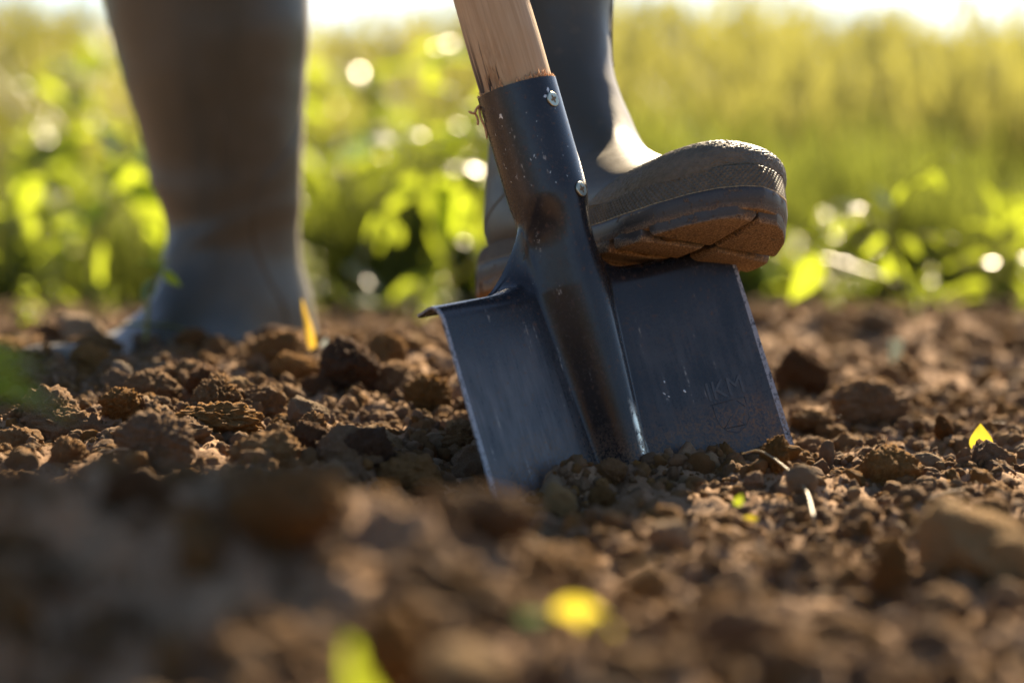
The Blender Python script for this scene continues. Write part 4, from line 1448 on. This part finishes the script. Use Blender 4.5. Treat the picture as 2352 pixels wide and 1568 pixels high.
# ------------------------------------------------------------------ weeds at the edge of the meadow (countable) and the meadow itself
def weed_proto(seed):
    r = random.Random(seed)
    parts = []
    h = r.uniform(0.16, 0.26)
    stem = [Vector((0, 0, -0.02))]
    lean = Vector((r.uniform(-.25, .25), r.uniform(-.2, .2), 1))
    for k in range(1, 6):
        stem.append(lean * (h * k / 5) + Vector((r.uniform(-.008, .008), r.uniform(-.008, .008), 0)))
    v, f = tube(spline(stem, 18), list(np.linspace(.0035, .0012, 18)), 6)
    parts.append(('stem', mesh_np('stem', v, f, M['stem']), Matrix.Identity(4)))
    P = spline(stem, 18)
    for k in range(20):
        i = r.randint(5, 17)
        a = r.uniform(0, 6.28)
        el = r.uniform(-.5, .6)
        d = Vector((math.cos(a) * math.cos(el), math.sin(a) * math.cos(el), math.sin(el)))
        n = Vector((r.uniform(-.4, .4), r.uniform(-.4, .4), 1))
        m_ = r.choice([L0, L1, L2, L0, L1, LEAF_B])
        parts.append(('leaf', m_, leaf_matrix(P[i], d, n, r.uniform(.035, .075))))
    return parts
PROTO = [weed_proto(s) for s in (1, 2, 3, 4, 5)]
rw = random.Random(77)
def far_weed(x, y, s):
    root = empty('weed', loc=(x, y, gz(x, y)))
    root.rotation_euler = (0, 0, rw.uniform(0, 6.28))
    root.scale = (s, s, s)
    tag(root, 'blurred leafy weed at the meadow edge ' + ('behind the toe of the standing boot' if x / y < -0.105 else 'between the two boots'), 'weed', 'weeds along the near edge of the meadow')
    for nm, m_, mt in rw.choice(PROTO):
        o = link(nm, m_, root)
        o.matrix_local = mt
    return root
for k in range(46):
    y = 2.75 + 1.35 * rw.random()
    x = rw.uniform(-0.21, 0.21) * y
    if x > 0.05:
        x = rw.uniform(-0.21, 0.0) * y
    far_weed(x, y, rw.uniform(0.7, 1.35) * (1.1 if x < 0.03 else 0.6))

for k in range(34):
    y = 2.2 + 0.75 * rw.random()
    x = rw.uniform(-0.20, 0.20) * y
    if Vector((x - la.x, y - la.y)).length < 0.16:
        continue
    root = far_weed(x, y, rw.uniform(0.16, 0.38))
    root['label'] = 'small low weed where the bare soil ends, ' + ('beyond the right edge of the blade' if x > 0.14 else 'behind the standing boot' if x / y < -0.06 else 'behind the spade')
    root['group'] = 'small weeds where the bare soil ends'

def blade_clump(seed, n, hmin, hmax, spread, mat, head=False, wid=0.004):
    r = random.Random(seed)
    V, Fs = [], []
    for k in range(n):
        h = r.uniform(hmin, hmax)
        a = r.uniform(0, 6.28)
        bx, by = r.gauss(0, spread), r.gauss(0, spread)
        lean = r.uniform(0.05, 0.45) * h
        w = wid * r.uniform(.6, 1.3)
        px_, py_ = -math.sin(a), math.cos(a)
        b0 = len(V)
        for i in range(5):
            t = i / 4
            x = bx + math.cos(a) * lean * t * t
            y = by + math.sin(a) * lean * t * t
            z = h * t * (1 - 0.15 * t)
            ww = w * (1 - t) ** 0.6 + 0.0004
            if head and i >= 3:
                ww = w * 1.7
            V.append((x - px_ * ww, y - py_ * ww, z))
            V.append((x + px_ * ww, y + py_ * ww, z))
        for i in range(4):
            Fs.append((b0 + 2 * i, b0 + 2 * i + 1, b0 + 2 * i + 3, b0 + 2 * i + 2))
    return mesh_np('grass_clump', V, Fs, mat)

def meadow(name, label, n, y0, y1, srcs, smin, smax, fx, patch=0.0, ypow=1.0, hz=None):
    y = y0 + (y1 - y0) * RNG.uniform(size=n) ** ypow
    x = RNG.uniform(-1, 1, n) * (fx * y + 0.4)
    keep = RNG.uniform(size=n) < np.clip(0.6 + patch * fbm(x / 0.7, y / 0.7, 2.2, 2), 0.05, 1)
    x, y = x[keep], y[keep]
    s = RNG.uniform(smin, smax, len(x))
    if hz is not None:
        s = s * hz(x, y)
    nb = n // 3                      # the meadow goes on unseen behind the camera, added to dim and warm the fill
    x = np.concatenate([x, RNG.uniform(-5, 5, nb)])
    y = np.concatenate([y, -1.3 - 6 * RNG.uniform(size=nb)])
    s = np.concatenate([s, RNG.uniform(smin, smax, nb)])
    m_ = len(x)
    rot = np.zeros((m_, 3))
    rot[:, 2] = RNG.uniform(0, 6.28, m_)
    instancer(name, np.stack([x, y, height(x, y) - 0.01], -1), rot, np.repeat(s[:, None], 3, 1), RNG.integers(0, len(srcs), m_), srcs, label, 'grass')
gs = [blade_clump(400 + k, 34, .18, .42, .05, M['grass']) for k in range(4)]
ds = [blade_clump(420 + k, 30, .30, .62, .07, M['dry'], True, .0032) for k in range(4)]
tall = lambda x, y: (1 + 0.55 * fbm(x / 0.9, y / 0.9, 7.7, 2)) * np.interp(y, [2.6, 3.6, 6, 8, 10, 12], [0.36, 0.58, 0.93, 1.20, 1.46, 1.7])
meadow('green_grass', 'blurred green grass covering the meadow', 6500, 3.0, 11.0, gs, .7, 1.3, .28, 0.8, 1.3, tall)
meadow('dry_grass', 'tall yellow dry grass in the meadow', 4600, 3.6, 10.5, ds, .7, 1.2, .30, 1.0, 1.2, tall)
